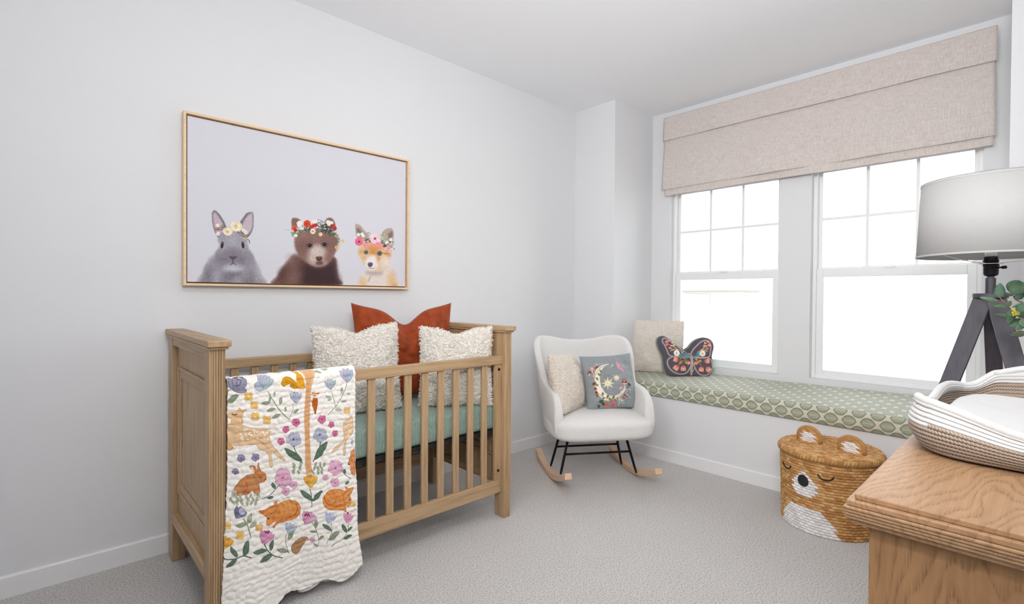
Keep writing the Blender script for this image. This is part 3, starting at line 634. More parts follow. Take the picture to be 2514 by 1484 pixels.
# deer, left
deer = [(95, 830), (150, 800), (270, 810), (340, 840), (480, 850), (560, 850), (620, 880), (600, 960), (640, 1060), (700, 1130), (790, 1230), (770, 1245), (690, 1190), (620, 1130), (640, 1300), (620, 1330), (600, 1290), (575, 1150), (480, 1110), (430, 1050), (300, 1060), (200, 1065), (150, 1060), (95, 1030)]
outl(deer, (222, 188, 150), (176, 138, 96), 3)
outl([(98, 680), (150, 660), (210, 640), (235, 600), (255, 625), (320, 625), (280, 670), (270, 720), (270, 800), (150, 810), (140, 740), (98, 720)], (224, 184, 142), (178, 138, 96), 3)
for k in range(11): q.line([(105+k*6, 850+k*16), (220+k*14, 860+k*14), (330+k*20, 930+k*10), (470+k*12, 1000+k*10)], 1.8, (188, 150, 108), 0.8)
for k in range(24): q.ell((250+random.uniform(0, 340), 840+random.uniform(0, 60)+k*5), 13, 8, (246, 238, 226), 40)
for k in range(9): q.ell((300+k*32, 850+k*8), 12, 7, (246, 238, 226), 30)
q.line([(155, 684), (185, 690), (205, 680)], 7, (70, 50, 40)); outl(around(645, 860, 44, 9), (240, 234, 226), (190, 180, 168), 3); q.line(around(645, 860, 24, 9), 3, (200, 190, 176), 0.8); outl(around(125, 1090, 34, 8), (216, 164, 104), (170, 120, 70))
outl([(1610, 710), (1540, 740), (1500, 780), (1490, 860), (1500, 980), (1420, 1060), (1355, 1130), (1380, 1140), (1450, 1080), (1500, 1030), (1495, 1160), (1520, 1175), (1530, 1020), (1570, 960), (1620, 900)], (224, 192, 154), (180, 144, 104), 3)
for k in range(16): q.ell((1520+random.uniform(0, 80), 740+k*16), 9, 6, (246, 238, 226), 60)
outl(around(1475, 760, 36, 8), (238, 230, 220), (190, 180, 168))
outl([(1640, 1120), (1610, 1130), (1580, 1180), (1560, 1240), (1552, 1285), (1575, 1310), (1585, 1400), (1640, 1400)], (208, 138, 84), (150, 80, 40), 3); q.line([(1590, 1240), (1610, 1235)], 6, (60, 50, 40)); q.ell((1562, 1290), 9, 9, (40, 34, 34))
q.ell((1610, 1020), 16, 40, (176, 176, 196))
# rabbit
q.xf = zoomed(540, 1180, 4.883, quilt_plane)
z5 = zoomed(540, 880, 4.946, quilt_plane); z6 = q.xf
q.xf = z5
rab = [(170, 1640), (190, 1560), (250, 1480), (330, 1420), (420, 1400), (375, 1350), (360, 1310), (420, 1310), (445, 1360), (455, 1300), (465, 1265), (480, 1330), (500, 1370), (550, 1400), (565, 1460), (540, 1500), (480, 1520), (490, 1620), (430, 1640), (400, 1600), (350, 1640), (260, 1660), (190, 1660)]
outl(rab, (190, 130, 84), (160, 90, 50), 3.4)
q.line([(410, 1330), (430, 1400), (550, 1420)], 11, (196, 104, 44), 0.9); q.poly([(370, 1330), (400, 1330), (420, 1390), (395, 1385)], (232, 214, 200), 0.9, 2); q.line([(470, 1440), (490, 1450), (508, 1440)], 6, (50, 40, 36)); q.ell((556, 1470), 10, 7, (50, 40, 40))
q.line([(460, 1400), (470, 1440), (540, 1500)], 7, (196, 104, 44), 0.8)
q.xf = z6
q.line([(310, 20), (330, 90), (270, 150)], 12, (188, 96, 52), 0.85, dash=9); outl(around(188, 138, 26, 8), (240, 230, 222), (120, 80, 60), 3); q.line(around(188, 138, 13, 8), 3, (120, 80, 60), 0.8, closed=True)
outl([(300, 125), (350, 120), (360, 150), (310, 165)], (178, 100, 56), (140, 70, 40))
for x0 in (150, 205, 265, 330, 390, 455):
    for k in range(3): qleaf(x0+random.uniform(-8, 8), 150+k*42, 60, 90+random.uniform(-35, 35), (160, 168, 142), 0.42)
# foxes
fox = [(475, 360), (540, 345), (600, 310), (650, 290), (660, 255), (690, 250), (700, 280), (760, 250), (850, 230), (930, 260), (962, 320), (950, 400), (900, 450), (800, 480), (700, 510), (665, 560), (650, 540), (690, 480), (640, 500), (600, 530), (568, 510), (575, 440), (530, 400)]
outl(fox, (212, 140, 74), (178, 82, 34), 3.6)
for off in (0, 16): q.line([(700, 500-off), (800, 462-off), (890, 420-off), (930, 340), (915, 280)], 5, (180, 74, 34), 0.9, dash=9)
q.line([(820, 310), (780, 380), (750, 440)], 5, (180, 80, 36), 0.8, dash=8); q.line([(600, 310), (690, 300), (660, 400), (650, 480)], 5, (182, 84, 38), 0.8, dash=9)
q.line([(625, 395), (640, 382)], 6, (110, 50, 30)); q.ell((596, 450), 12, 8, (50, 36, 32)); q.poly([(480, 362), (530, 350), (540, 385), (510, 395)], (206, 110, 46), 1, 2); q.line([(700, 300), (720, 350), (690, 430)], 4, (190, 104, 56), 0.6)
q.poly([(760, 260), (850, 245), (900, 290), (860, 340), (790, 380), (740, 340)], (224, 160, 92), 0.7, 14)
fox2 = [(1215, 250), (1230, 190), (1270, 130), (1340, 100), (1420, 105), (1480, 120), (1480, 70), (1520, 95), (1582, 85), (1555, 140), (1530, 180), (1540, 220), (1535, 280), (1500, 310), (1470, 290), (1480, 370), (1450, 350), (1400, 345), (1300, 345), (1240, 310)]
outl(fox2, (214, 142, 76), (178, 82, 34), 3.6)
for off in (0, 16): q.line([(1235, 190), (1250, 260-off*0.3), (1310, 300-off), (1400, 305-off), (1470, 300-off)], 5, (180, 74, 34), 0.9, dash=9)
q.line([(1480, 120), (1450, 180), (1460, 250)], 5, (182, 84, 38), 0.8, dash=9); q.ell((1523, 230), 9, 8, (50, 36, 32)); q.line([(1500, 170), (1515, 180)], 5, (110, 50, 30)); q.line([(1330, 150), (1370, 210), (1330, 260)], 5, (182, 84, 38), 0.7, dash=8)
# middle and low flowers
blossom(765, 1432-1180-262, 96, (214, 164, 190), (150, 60, 110), 5)
q.xf = z5; blossom(765, 1435, 100, (218, 170, 194), (160, 70, 120), 5); blossom(1395, 1330, 92, (218, 170, 194), (170, 90, 140), 5); blossom(1270, 1445, 38, (218, 170, 194), (160, 60, 110)); q.xf = z6
for p in ((885, 50, 46), (790, 130, 50), (1362, 20, 52)): blossom(p[0], p[1], p[2], (218, 168, 194), (170, 70, 120))
qstem([(710, 50), (640, 140), (520, 220)], 7, GRN); qleaf(660, 100, 80, -110, GRN, 0.5); qleaf(570, 200, 80, 0, GRN, 0.4); qstem([(1440, -130), (1500, -60), (1560, -20)], 6, GRN); qleaf(1480, -80, 60, -80, GRN, .5); qleaf(1480, 40, 60, -30, GRN, .4)
tulip(1080, 20, 90, (222, 168, 70), -90, (180, 120, 30), 5); qstem([(1075, 100), (1090, 200), (1090, 320)], 7, GRN); qleaf(1095, 240, 180, -135, GRN, 0.3); qleaf(1095, 240, 170, -45, GRN, 0.28)
tulip(240, 390, 84, (112, 116, 142), -60, (70, 76, 110), 4); outl(around(275, 360, 40, 8), (180, 182, 204), (110, 112, 140)); qstem([(300, 450), (350, 530), (385, 650)], 10); 
for p in ((340, 510, 130, 175), (345, 500, 120, -65), (370, 540, 100, -30)): qleaf(*p, (158, 168, 142), 0.42)
for p in ((118, 530, 40), (262, 635, 48), (483, 552, 42), (1565, 285, 30)): square4(*p)
tulip(100, 740, 88, (222, 164, 54), -75, (180, 120, 20), 4); qstem([(70, 850), (110, 915), (230, 900), (310, 870), (400, 895)], 9, GRN); qleaf(310, 870, 180, -72, GRN, 0.36); qleaf(235, 890, 140, -120, GRN, 0.34); qleaf(235, 910, 150, 140, GRN, 0.3)
tulip(560, 680, 98, (206, 150, 180), -70, (160, 70, 120), 5)
for k in range(5): q.ell((555+k*12, 600+(k % 2)*14), 9, 9, (120, 24, 60))
qstem([(550, 740), (590, 820), (660, 880), (760, 910)], 8, GRN); qleaf(580, 815, 160, 172, GRN, 0.3); qleaf(650, 870, 170, 155, GRN, 0.3); qleaf(615, 820, 130, -72, GRN, 0.34)
tulip(845, 580, 76, (182, 188, 208), -70, (100, 110, 140), 4); qstem([(805, 630), (800, 740), (835, 860)], 6); qleaf(820, 700, 130, -55); qleaf(825, 845, 130, -165)
outl([(862, 800), (890, 740), (950, 690), (1000, 668), (1045, 670), (1040, 700), (1010, 740), (975, 800), (950, 850), (920, 870), (880, 850)], (168, 130, 92), (120, 84, 54), 3); outl([(1045, 680), (1065, 700), (1040, 715), (1015, 730)], (226, 206, 184), (170, 140, 110), 2); q.ell((1047, 703), 6, 6, (40, 36, 36)); blossom(1100, 702, 30, (218, 160, 186), (160, 60, 110))
tulip(1045, 460, 92, (210, 158, 186), -65, (160, 70, 120), 5)
for k in range(5): q.ell((1015+k*12, 415-(k % 2)*14), 9, 9, (120, 24, 60))
qstem([(1095, 495), (1140, 580), (1168, 690), (1160, 780)], 6); qleaf(1135, 560, 100, -85); qleaf(1150, 610, 80, 190); qleaf(1165, 700, 80, -40); qleaf(1160, 780, 60, -140)
tulip(1290, 450, 74, (186, 192, 212), -70, (100, 110, 140), 4); qstem([(1305, 500), (1315, 600), (1250, 740)], 6); qleaf(1310, 590, 130, -140, GRN, .3); qleaf(1280, 700, 160, -42)
tulip(1500, 450, 70, (214, 150, 186), -75, (170, 70, 130), 4); q.ell((1500, 385), 12, 12, (170, 40, 90)); qstem([(1510, 505), (1470, 640), (1310, 770)], 6, GRN); qleaf(1475, 610, 110, -110, GRN, .35); qleaf(1490, 590, 80, -35, GRN, .35); qleaf(1440, 680, 110, -22, GRN, .3)
q.ell((85, 290), 14, 60, (150, 150, 178))
M['quilt'] = image_mat('embroidered_quilt', q.a, rough=0.95, sheen=0.2, bscale=90, bstr=0.25, bdist=0.004, himg=np.repeat(np.clip(q.r, 0, 1)[..., None], 3, 2), hstr=0.6, hdist=0.003).m

# ---- moon cushion
mo = Canvas(1000, 1000, (140, 146, 149), xf=lambda p: ((p[0]-165)/1090*1000, (p[1]-125)/1230*1000))
moon = [(680, 370), (600, 375), (500, 410), (400, 480), (340, 600), (315, 760), (320, 900), (360, 1040), (450, 1150), (580, 1190), (720, 1180), (840, 1100), (920, 1000), (935, 900), (880, 980), (800, 1060), (700, 1095), (590, 1080), (500, 1010), (445, 900), (425, 780), (430, 650), (470, 540), (540, 450), (620, 395)]
mo.poly(moon, (238, 228, 208), 1, 2, relief=0.3)
for a, b, r, n, col in ((580, 810, 150, 8, (236, 222, 190)), (765, 712, 95, 8, (240, 228, 196))):
    pts = []
    for i in range(2*n):
        t = PI*i/n-PI/2+0.1; rr = r if i % 2 == 0 else r*0.36
        pts.append((a+rr*math.cos(t), b+rr*math.sin(t)))
    mo.poly(pts, col, 1, 2, smooth=False, relief=0.3)
    for i in range(n): mo.line([(a, b), pts[2*i]], 3, (206, 182, 130), 0.8)
def mleaf(x, y, l, ang, col=(112, 122, 94)):
    a = math.radians(ang); ux, uy = math.cos(a), math.sin(a); mo.poly([(x, y), (x+ux*l*.5-uy*l*.3, y+uy*l*.5+ux*l*.3), (x+ux*l, y+uy*l), (x+ux*l*.5+uy*l*.3, y+uy*l*.5-ux*l*.3)], col, 1, 2, relief=.2); mo.line([(x, y), (x+ux*l, y+uy*l)], 3, (160, 166, 130), .8)
vine = [(590, 405), (500, 440), (430, 500), (360, 600), (320, 700), (330, 850), (350, 980), (420, 1080), (520, 1130), (660, 1170), (780, 1120), (860, 1050)]
mo.line(vine, 8, (112, 118, 88), relief=.1)
for p in ((460, 490, 80, 70), (410, 560, 90, 60), (360, 650, 80, 70), (330, 740, 80, 100), (330, 800, 70, 40), (370, 1000, 80, 150), (440, 1080, 90, -80), (540, 1140, 90, -80), (580, 1130, 80, 60), (650, 1170, 90, -70), (680, 1170, 70, 40), (740, 1140, 70, 60), (480, 1100, 70, 130)): mleaf(*p)
for p in ((360, 1180, 110, 10), (420, 1230, 100, 20), (350, 1240, 90, 60), (990, 850, 110, 20), (1000, 900, 90, -20)): mleaf(*p, (58, 76, 56))
def shroom(x, y, r, col, dots=(240, 220, 214)):
    mo.line([(x, y+r*0.3), (x-r*0.4, y+r*2.2)], 9, (232, 222, 208)); mo.poly([(x-r, y+r*.5), (x-r*.7, y-r*.5), (x, y-r), (x+r*.7, y-r*.5), (x+r, y+r*.5), (x, y+r*.7)], col, 1, 2, relief=.3)
    for k in range(5): mo.ell((x+random.uniform(-.5, .5)*r, y+random.uniform(-.6, .3)*r), r*.14, r*.14, dots)
shroom(932, 800, 58, (150, 44, 28)); mo.line([(890, 850), (980, 850)], 14, (236, 214, 204)); shroom(845, 945, 55, (190, 150, 164)); shroom(265, 520, 36, (110, 30, 30)); shroom(330, 450, 40, (214, 160, 150)); shroom(330, 570, 30, (206, 100, 80)); shroom(800, 1180, 50, (206, 160, 140))
for x, y, r, c in ((535, 1270, 46, (206, 108, 84)), (675, 1285, 46, (206, 104, 78)), (630, 1215, 44, (178, 116, 130)), (425, 420, 22, (150, 50, 60)), (390, 440, 18, (150, 60, 60)), (300, 790, 26, (140, 30, 30)), (320, 900, 26, (150, 40, 36)), (330, 980, 22, (130, 30, 34))): flower(mo, x, y, r, c, tuple(int(z*.8) for z in c), 7, .8)
for x, y in ((990, 935), (920, 1100), (960, 1125), (895, 1155), (340, 1060)): mo.ell((x, y), 20, 20, (176, 28, 40))
for i in range(60):
    x, y = random.choice([(470+random.uniform(-90, 100), 360+random.uniform(-40, 40)), (720+random.uniform(-70, 60), 420+random.uniform(-40, 30)), (960+random.uniform(-60, 90), 1010+random.uniform(-60, 130)), (860+random.uniform(-40, 40), 1240+random.uniform(-40, 40))]); mo.ell((x, y), 9, 6, (216, 220, 210), random.uniform(0, 180))
for l in (((900, 960), (1050, 980)), ((930, 1030), (1040, 1170)), ((900, 1150), (990, 1080))): mo.line(l, 5, (206, 214, 206))
mo.poly([(850, 310), (890, 340), (910, 420), (930, 470), (975, 530), (965, 575), (920, 560), (860, 500), (830, 470), (840, 380)], (204, 150, 172), 1, 3, relief=.4)
for k in range(14): mo.ell((850+k*7+random.uniform(-14, 14), 350+k*15), 9, 6, random.choice([(226, 186, 200), (150, 80, 100), (214, 150, 178)]), 50)
M['moon'] = image_mat('moon_cushion_velvet', mo.a, rough=0.6, sheen=0.25, bscale=14, bstr=0.35, bdist=0.02, himg=np.repeat(np.clip(mo.r, 0, 1)[..., None], 3, 2), hstr=0.5, hdist=0.002).m

# ---- butterfly cushion face; coordinates as in the survey of the cushion
BU = dict(x0=640, x1=1900, y0=440, y1=1360)
bf = Canvas(1260, 920, (92, 84, 96), xf=lambda p: (p[0]-640, p[1]-440))
BFO = [(800, 465), (870, 465), (960, 510), (1080, 610), (1200, 690), (1300, 750), (1370, 790), (1372, 700), (1420, 620), (1500, 540), (1600, 490), (1700, 478), (1800, 510), (1860, 580), (1875, 680), (1850, 790), (1835, 880), (1850, 1000), (1850, 1120), (1820, 1220), (1760, 1290), (1650, 1300), (1500, 1300), (1380, 1295), (1250, 1300), (1120, 1310), (1020, 1310), (940, 1270), (880, 1190), (850, 1090), (838, 980), (828, 900), (790, 800), (745, 690), (722, 590), (740, 510)]
def bloop(pts, w=26): bf.line(pts, w, (178, 172, 166), 1, closed=True, relief=.3); bf.line(pts, 6, (140, 132, 128), .5, closed=True, dash=12)
W = [[(830, 520), (900, 515), (1000, 575), (1120, 670), (1240, 760), (1340, 850), (1300, 880), (1120, 890), (1000, 880), (940, 840), (900, 740), (860, 650), (822, 590)],
     [(1000, 900), (1120, 880), (1300, 890), (1380, 900), (1400, 1000), (1370, 1120), (1300, 1220), (1200, 1250), (1080, 1230), (980, 1160), (920, 1060), (925, 960)],
     [(1700, 540), (1770, 570), (1800, 650), (1790, 760), (1770, 860), (1700, 900), (1560, 900), (1430, 870), (1400, 820), (1440, 740), (1520, 650), (1610, 570)],
     [(1430, 900), (1560, 900), (1720, 900), (1800, 950), (1825, 1060), (1800, 1180), (1720, 1255), (1600, 1260), (1520, 1200), (1460, 1090), (1430, 1000)]]
for w_ in W: bloop(w_)
bf.line([(1360, 820), (1400, 900), (1410, 1050), (1400, 1260)], 34, (196, 176, 172), relief=.3); bf.line([(1360, 820), (1395, 900), (1405, 1100), (1400, 1240)], 6, (150, 90, 90), .8, dash=12)
bf.line([(1385, 1100), (1380, 1200), (1395, 1265)], 10, (160, 170, 140)); bf.line([(1460, 1130), (1420, 1200), (1395, 1265)], 12, (184, 180, 172))
def tul(x, y, r, ang, c1=(232, 160, 144), c2=(214, 96, 100)):
    a = math.radians(ang); ux, uy = math.cos(a), math.sin(a)
    for k in (-1, 0, 1):
        bx, by = x+(-uy)*k*r*.4, y+ux*k*r*.4
        bf.ell((bx+ux*r*.2, by+uy*r*.2), r*.7, r*.3, c1 if k else (238, 176, 154), ang+k*8, soft=2, relief=.2)
    bf.ell((x-ux*r*.4, y-uy*r*.4), r*.42, r*.36, c2, ang, soft=4, alpha=.8)
for p in ((1095, 955, 70, 20+180), (1100, 1110, 80, 130), (1235, 1120, 75, 90), (1340, 1005, 50, 60), (1710, 970, 70, -10), (1600, 1130, 72, 95), (1735, 1130, 75, 55), (1490, 1010, 46, 100)): tul(*p)
for sx in (1, -1):
    X = lambda x: x if sx > 0 else 1415+(1392-x)*0.74
    for k in ((1180, 840), (1230, 820), (1270, 850), (1210, 860), (1310, 865)): bf.ell((X(k[0]), k[1]), 46, 18, random.choice([(88, 160, 178), (110, 180, 196), (72, 140, 164)]), sx*40, soft=2, relief=.2)
    bf.line([(X(1340), 900), (X(1250), 970), (X(1150), 1050)], 12, (90, 170, 160))
    for k in range(11): bf.ell((X(1160+random.uniform(0, 150)), 900+random.uniform(0, 130)), 26, 12, random.choice([(214, 160, 70), (222, 140, 80), (130, 160, 90)]), random.uniform(0, 180), soft=2, relief=.2)
    bf.line([(X(1240), 790), (X(1100), 720), (X(960), 640)], 12, (222, 184, 140)); bf.line([(X(1160), 750), (X(1000), 730)], 10, (220, 190, 150)); bf.line([(X(1100), 720), (X(1000), 600)], 10, (222, 180, 120))
    for k in ((905, 580, 36), (950, 560, 26), (910, 640, 36), (970, 710, 34), (1040, 660, 22), (1110, 745, 28)): bf.ell((X(k[0]), k[1]), k[2], k[2]*.8, random.choice([(226, 140, 130), (234, 170, 156), (220, 120, 116)]), soft=2, relief=.2)
    for k in ((1000, 760), (1050, 750), (1020, 590)): bf.ell((X(k[0]), k[1]), 36, 14, (160, 168, 120), -30*sx, soft=2)
    for k in ((1030, 600), (1060, 650), (1000, 660)): bf.ell((X(k[0]), k[1]), 16, 12, (238, 230, 224), soft=2)
    flower(bf, X(1105), 815, 60, (244, 238, 232), (196, 160, 80), 8, .8)
M['butterfly'] = image_mat('butterfly_cushion_face', bf.a, rough=0.9, sheen=0.2, bscale=300, bstr=0.2, bdist=0.002, himg=np.repeat(np.clip(bf.r, 0, 1)[..., None], 3, 2), hstr=0.6, hdist=0.003).m

# ---- leaf-medallion fabric tile of the window seat (one tile = 0.094 x 0.094 m, two staggered leaves)
tl = Canvas(360, 360, (206, 203, 188))
def medal(cx, cy, r=136):
    for ox in (-360, 0, 360):
        for oy in (-360, 0, 360):
            x, y = cx+ox, cy+oy
            if -160 < x < 520 and -160 < y < 520:
                h = 97
                pts = [(x-r, y-14), (x-r*.55, y-h*.82), (x-4, y-h), (x+r*.55, y-h*.80), (x+r, y-6), (x+r*.92, y+18), (x+r*.5, y+h*.86), (x, y+h), (x-r*.58, y+h*.82), (x-r*.96, y+14)]
                tl.poly(pts, (146, 152, 131), 1, 4, relief=.35, n=4); tl.line(pts, 12, (116, 122, 100), .8, closed=True, soft=4)
                tl.line([(x-r*.78, y), (x+r*.7, y)], 6, (214, 214, 196), soft=3)
                for k in range(-3, 4):
                    c = k*r*.22; g = 1-abs(k)*.13
                    for sg in (-1, 1): tl.line([(x+c+r*.14, y), (x+c-r*.16, y+sg*h*.66*g)], 6, (212, 212, 194), .95, smooth=False, soft=3)
medal(90, 180); medal(270, 0)
M['leaf_fabric'] = image_mat('leaf_medallion_fabric', tl.a, rough=0.95, sheen=0.3, bscale=260, bstr=0.35, bdist=0.003, extend='REPEAT', himg=np.repeat(np.clip(tl.r, 0, 1)[..., None], 3, 2), hstr=0.9, hdist=0.006).m
# ---- braided jute tile
br = Canvas(64, 64, (150, 134, 121))
for k in range(-2, 4):
    for s_, c in ((1, (170, 154, 140)), (-1, (158, 142, 128))):
        y0_, y1_ = (0, 32) if s_ > 0 else (32, 64)
        x = k*32
        br.line([(x, 0 if s_ > 0 else 64), (x+32, 32)], 17, c, smooth=False, relief=.35)
        br.line([(x+15, 0 if s_ > 0 else 64), (x+47, 32)], 3, (84, 70, 60), smooth=False, relief=-.3)
M['braid_img'] = br

# ================================================================== THE ROOM
ZC, YA, XB, YN, YF, XW, YR, XL = 2.743, 2.75, 3.305, 2.35, 0.13, 3.86, -0.33, -1.5
struct(obj('floor', B((XL-0.1, XW+0.1, YR-0.1, YA+0.1, -0.05, 0.0)), M['carpet']))
struct(obj('ceiling', B((XL-0.1, XW+0.2, YR-0.1, YA+0.1, ZC, ZC+0.1)), M['ceil']))
struct(obj('wall_left', B((XL-0.1, XW+0.14, YA, YA+0.1, 0, ZC)), M['wall']))
struct(obj('wall_right', B((XL-0.1, XW+0.14, YR-0.1, YR, 0, ZC)), M['wall']))
struct(obj('wall_corner_left', B((XB, XW+0.14, YN, YA, 0, ZC)), M['wall']))
struct(obj('wall_corner_right', B((XB, XW+0.14, YR, YF, 0, ZC)), M['wall']))
struct(obj('wall_seat', B((XB, XW, YF, YN, 0, 0.452)), M['wall']))
W1, W2, WZ0, WZ1 = (1.318, 2.177), (0.255, 1.118), 0.635, 2.115
struct(obj('wall_window', B((XW, XW+0.14, YF, YN, 0, WZ0), (XW, XW+0.14, YF, YN, WZ1, ZC), (XW, XW+0.14, YF, W2[0], WZ0, WZ1),
                            (XW, XW+0.14, W2[1], W1[0], WZ0, WZ1), (XW, XW+0.14, W1[1], YN, WZ0, WZ1)), M['wall']))
struct(obj('wall_rear', B((XL-0.1, XL, YR, YA, 0, ZC)), M['wall']))

def baseboard(name, x0, x1, y0, y1, side):
    bm = bmesh.new(); t_, h = 0.013, 0.085
    prof = [(0, 0), (t_, 0), (t_, h-0.006), (t_-0.004, h), (0, h)]
    if side == '-y': prism(bm, [(y0-p, z) for p, z in prof], 'x', x0, x1)
    if side == '-x': prism(bm, [(x0-p, z) for p, z in prof], 'y', y0, y1)
    return struct(obj(name, bm, M['trim']))
baseboard('baseboard_left', XL, XB, YA, YA, '-y')
baseboard('baseboard_corner', XB, XB, YN, YA-0.013, '-x')
baseboard('baseboard_seat', XB, XB, YF, YN, '-x')
baseboard('baseboard_corner_right', XB, XB, YR, YF, '-x')

def window(name, y0, y1, muntin=True):
    root = bpy.data.objects.new(name, None); COL.objects.link(root); root.location = (XW+0.05, (y0+y1)/2, WZ0); root['kind'] = 'structure'
    w = (y1-y0)/2; H = WZ1-WZ0
    def ring(bm, x0, x1, a, b, z0, z1, f, ft=None, fb=None):
        ft = f if ft is None else ft; fb = f if fb is None else fb
        box(bm, x0, x1, a, a+f, z0, z1); box(bm, x0, x1, b-f, b, z0, z1); box(bm, x0, x1, a+f, b-f, z0, z0+fb); box(bm, x0, x1, a+f, b-f, z1-ft, z1)
    bm = bmesh.new(); ring(bm, 0.0, 0.085, -w, w, 0, H, 0.022, 0.03, 0.03)
    obj('window_frame', bm, M['vinyl'], root, bevel=0.003)
    zm = 1.362-WZ0
    up = bmesh.new(); ring(up, 0.045, 0.075, -w+0.022, w-0.022, zm-0.005, H-0.03, 0.022, 0.03, 0.045); u = obj('upper_sash', up, M['vinyl'], root, bevel=0.003)
    lo = bmesh.new(); ring(lo, 0.010, 0.042, -w+0.022, w-0.022, 0.028, zm+0.028, 0.043, 0.058, 0.03); l = obj('lower_sash', lo, M['vinyl'], root, bevel=0.004)
    gi = w-0.044
    if muntin:
        mb = bmesh.new(); gw = 2*gi
        for k in (1, 2): box(mb, 0.054, 0.066, -gi+gw*k/3-0.009, -gi+gw*k/3+0.009, zm+0.04, H-0.06)
        box(mb, 0.055, 0.065, -gi, gi, 1.735-WZ0-0.009, 1.735-WZ0+0.009); obj('window_grille', mb, M['vinyl'], u)
    obj('window_glass', B((0.058, 0.062, -gi, gi, zm+0.03, H-0.05)), M['glass'], u)
    obj('window_glass', B((0.024, 0.028, -w+0.06, w-0.06, 0.05, zm-0.02)), M['glass'], l)
    lk = bmesh.new(); box(lk, 0.0, 0.012, -0.03, 0.03, zm+0.022, zm+0.034); obj('sash_lock', lk, M['vinyl'], l)
    return root
window('window_1', *W1); window('window_2', *W2)
# unseen ceiling lamp, added as a fixture for the overhead fill light
t_ = thing('added_ceiling_lamp', 'round white flush ceiling lamp added out of view above the open floor', 'lamp', (0.35, 0.75, ZC))
bm = bmesh.new(); lathe(bm, [(0.0, 0), (0.17, 0), (0.17, -0.03), (0.0, -0.03)], cap0=False, cap1=False); obj('lamp_base', bm, M['white_metal'], t_, smooth=False)
bm = bmesh.new(); lathe(bm, [(0.0, -0.03), (0.155, -0.03), (0.15, -0.06), (0.11, -0.085), (0.0, -0.09)], cap0=False, cap1=False); obj('diffuser', bm, M['white_plastic'], t_, smooth=True)

# ---- outside
mg = plain('pale_dry_ground', (0.66, 0.64, 0.60), 1.0, nscale=0.5, nstr=0); ml = plain('lawn_green', (0.27, 0.29, 0.19), 1.0, nscale=0.6, nstr=0); mr = plain('road_grey', (0.55, 0.55, 0.55), 1.0, nscale=0.4, nstr=0)
struct(obj('ground', B((4.3, 260, -160, 200, -0.6, -0.45)), mg))
bm = bmesh.new(); vs = [bm.verts.new(p) for p in ((26, 60, -0.4485), (33, -40, -0.4485), (90, -80, -0.4485), (75, 120, -0.4485))]; bm.faces.new(vs)
struct(obj('ground_lawn', bm, ml))
bm = bmesh.new(); vs = [bm.verts.new(p) for p in ((13, 60, -0.449), (18, -40, -0.449), (23, -40, -0.449), (18, 60, -0.449))]; bm.faces.new(vs); struct(obj('ground_road', bm, mr))
hs = thing('house', 'long low pale house seen far off through the left window', 'house', (96, 52, -0.45))
bm = B((-5, 5, -14, 14, 0, 3.0)); obj('house_wall', bm, plain('house_siding', (0.46, 0.43, 0.41), 0.9, nstr=0), hs)
bm = bmesh.new(); prism(bm, [(-6, 3.0), (6, 3.0), (0, 5.6)], 'y', -15, 15); obj('roof', bm, plain('house_roof', (0.36, 0.35, 0.36), 0.9, nstr=0), hs)
bm = B((-5.1, -5, -9, -4, 0, 2.4)); obj('garage_door', bm, plain('garage_grey', (0.38, 0.36, 0.35), 0.8, nstr=0), hs)

# ================================================================== ROMAN SHADE
rs = thing('roman_shade', 'wide beige linen roman shade half raised over the two windows', 'blind', (3.80, 1.207, 2.03))
def panel(name, prof, y0, y1, flare=0.0, wav=0.003, seed=0):
    n, m = 120, len(prof)
    P = catmull(prof, 5, False)
    def fn(i, j):
        f = i/(n-1); y = y0+(y1-y0)*f; x, z = P[j]
        k = j/(len(P)-1)
        y += (f-0.5)*2*flare*k
        w_ = noise.noise(Vector((y*3.1+seed, z*2.0, seed)))*wav*2.2*(0.3+k)
        return (x+w_, y, z+noise.noise(Vector((y*2.2, seed+4, 0)))*wav*1.2*k)
    o = grid_mesh(name, n, len(P), fn, M['shade_linen'], rs)
    s_ = o.modifiers.new('thickness', 'SOLIDIFY'); s_.thickness = 0.004; s_.offset = 0
    return o
panel('upper_panel', [(0.0, 0.652), (-0.004, 0.60), (-0.008, 0.53), (-0.012, 0.458)], -1.003, 1.003, 0, 0.004, 1)
panel('main_panel', [(0.002, 0.485), (0.002, 0.40), (-0.006, 0.28), (-0.014, 0.14), (-0.016, 0.048)], -0.993, 0.998, 0.010, 0.007, 5)
panel('hem_band', [(-0.006, 0.066), (-0.006, 0.03), (-0.004, 0.0)], -0.995, 0.987, 0.0, 0.006, 9)
obj('headrail', B((0.006, 0.055, -0.99, 0.99, 0.60, 0.645)), M['vinyl'], rs)

# ================================================================== PICTURE
pc = thing('framed_picture', 'framed canvas print of a rabbit, a bear cub and a fox cub wearing flower crowns', 'picture', (1.069, YA, 1.222))
fx, fz = 0.593, 0.80
bm = bmesh.new()
for a in ((-fx, -fx+0.011, 0, fz), (fx-0.011, fx, 0, fz), (-fx+0.011, fx-0.011, 0, 0.011), (-fx+0.011, fx-0.011, fz-0.011, fz)): box(bm, a[0], a[1], -0.045, -0.004, a[2], a[3])
obj('picture_frame', bm, M['frame_wood'], pc, bevel=0.0012)
bm = bmesh.new(); box(bm, -fx+0.011, fx-0.011, -0.014, -0.006, 0.008, fz-0.008); obj('backing_board', bm, plain('backing_brown', lin((120, 92, 70)), 0.8), pc)
cx0, cx1, cz0, cz1 = AX0-1.069, AX1-1.069, AZ0-1.222, AZ1-1.222
cv = obj('canvas_wrap', B((cx0, cx1, -0.031, -0.014, cz0, cz1)), plain('canvas_edge', lin((222, 222, 228)), 0.8), pc)
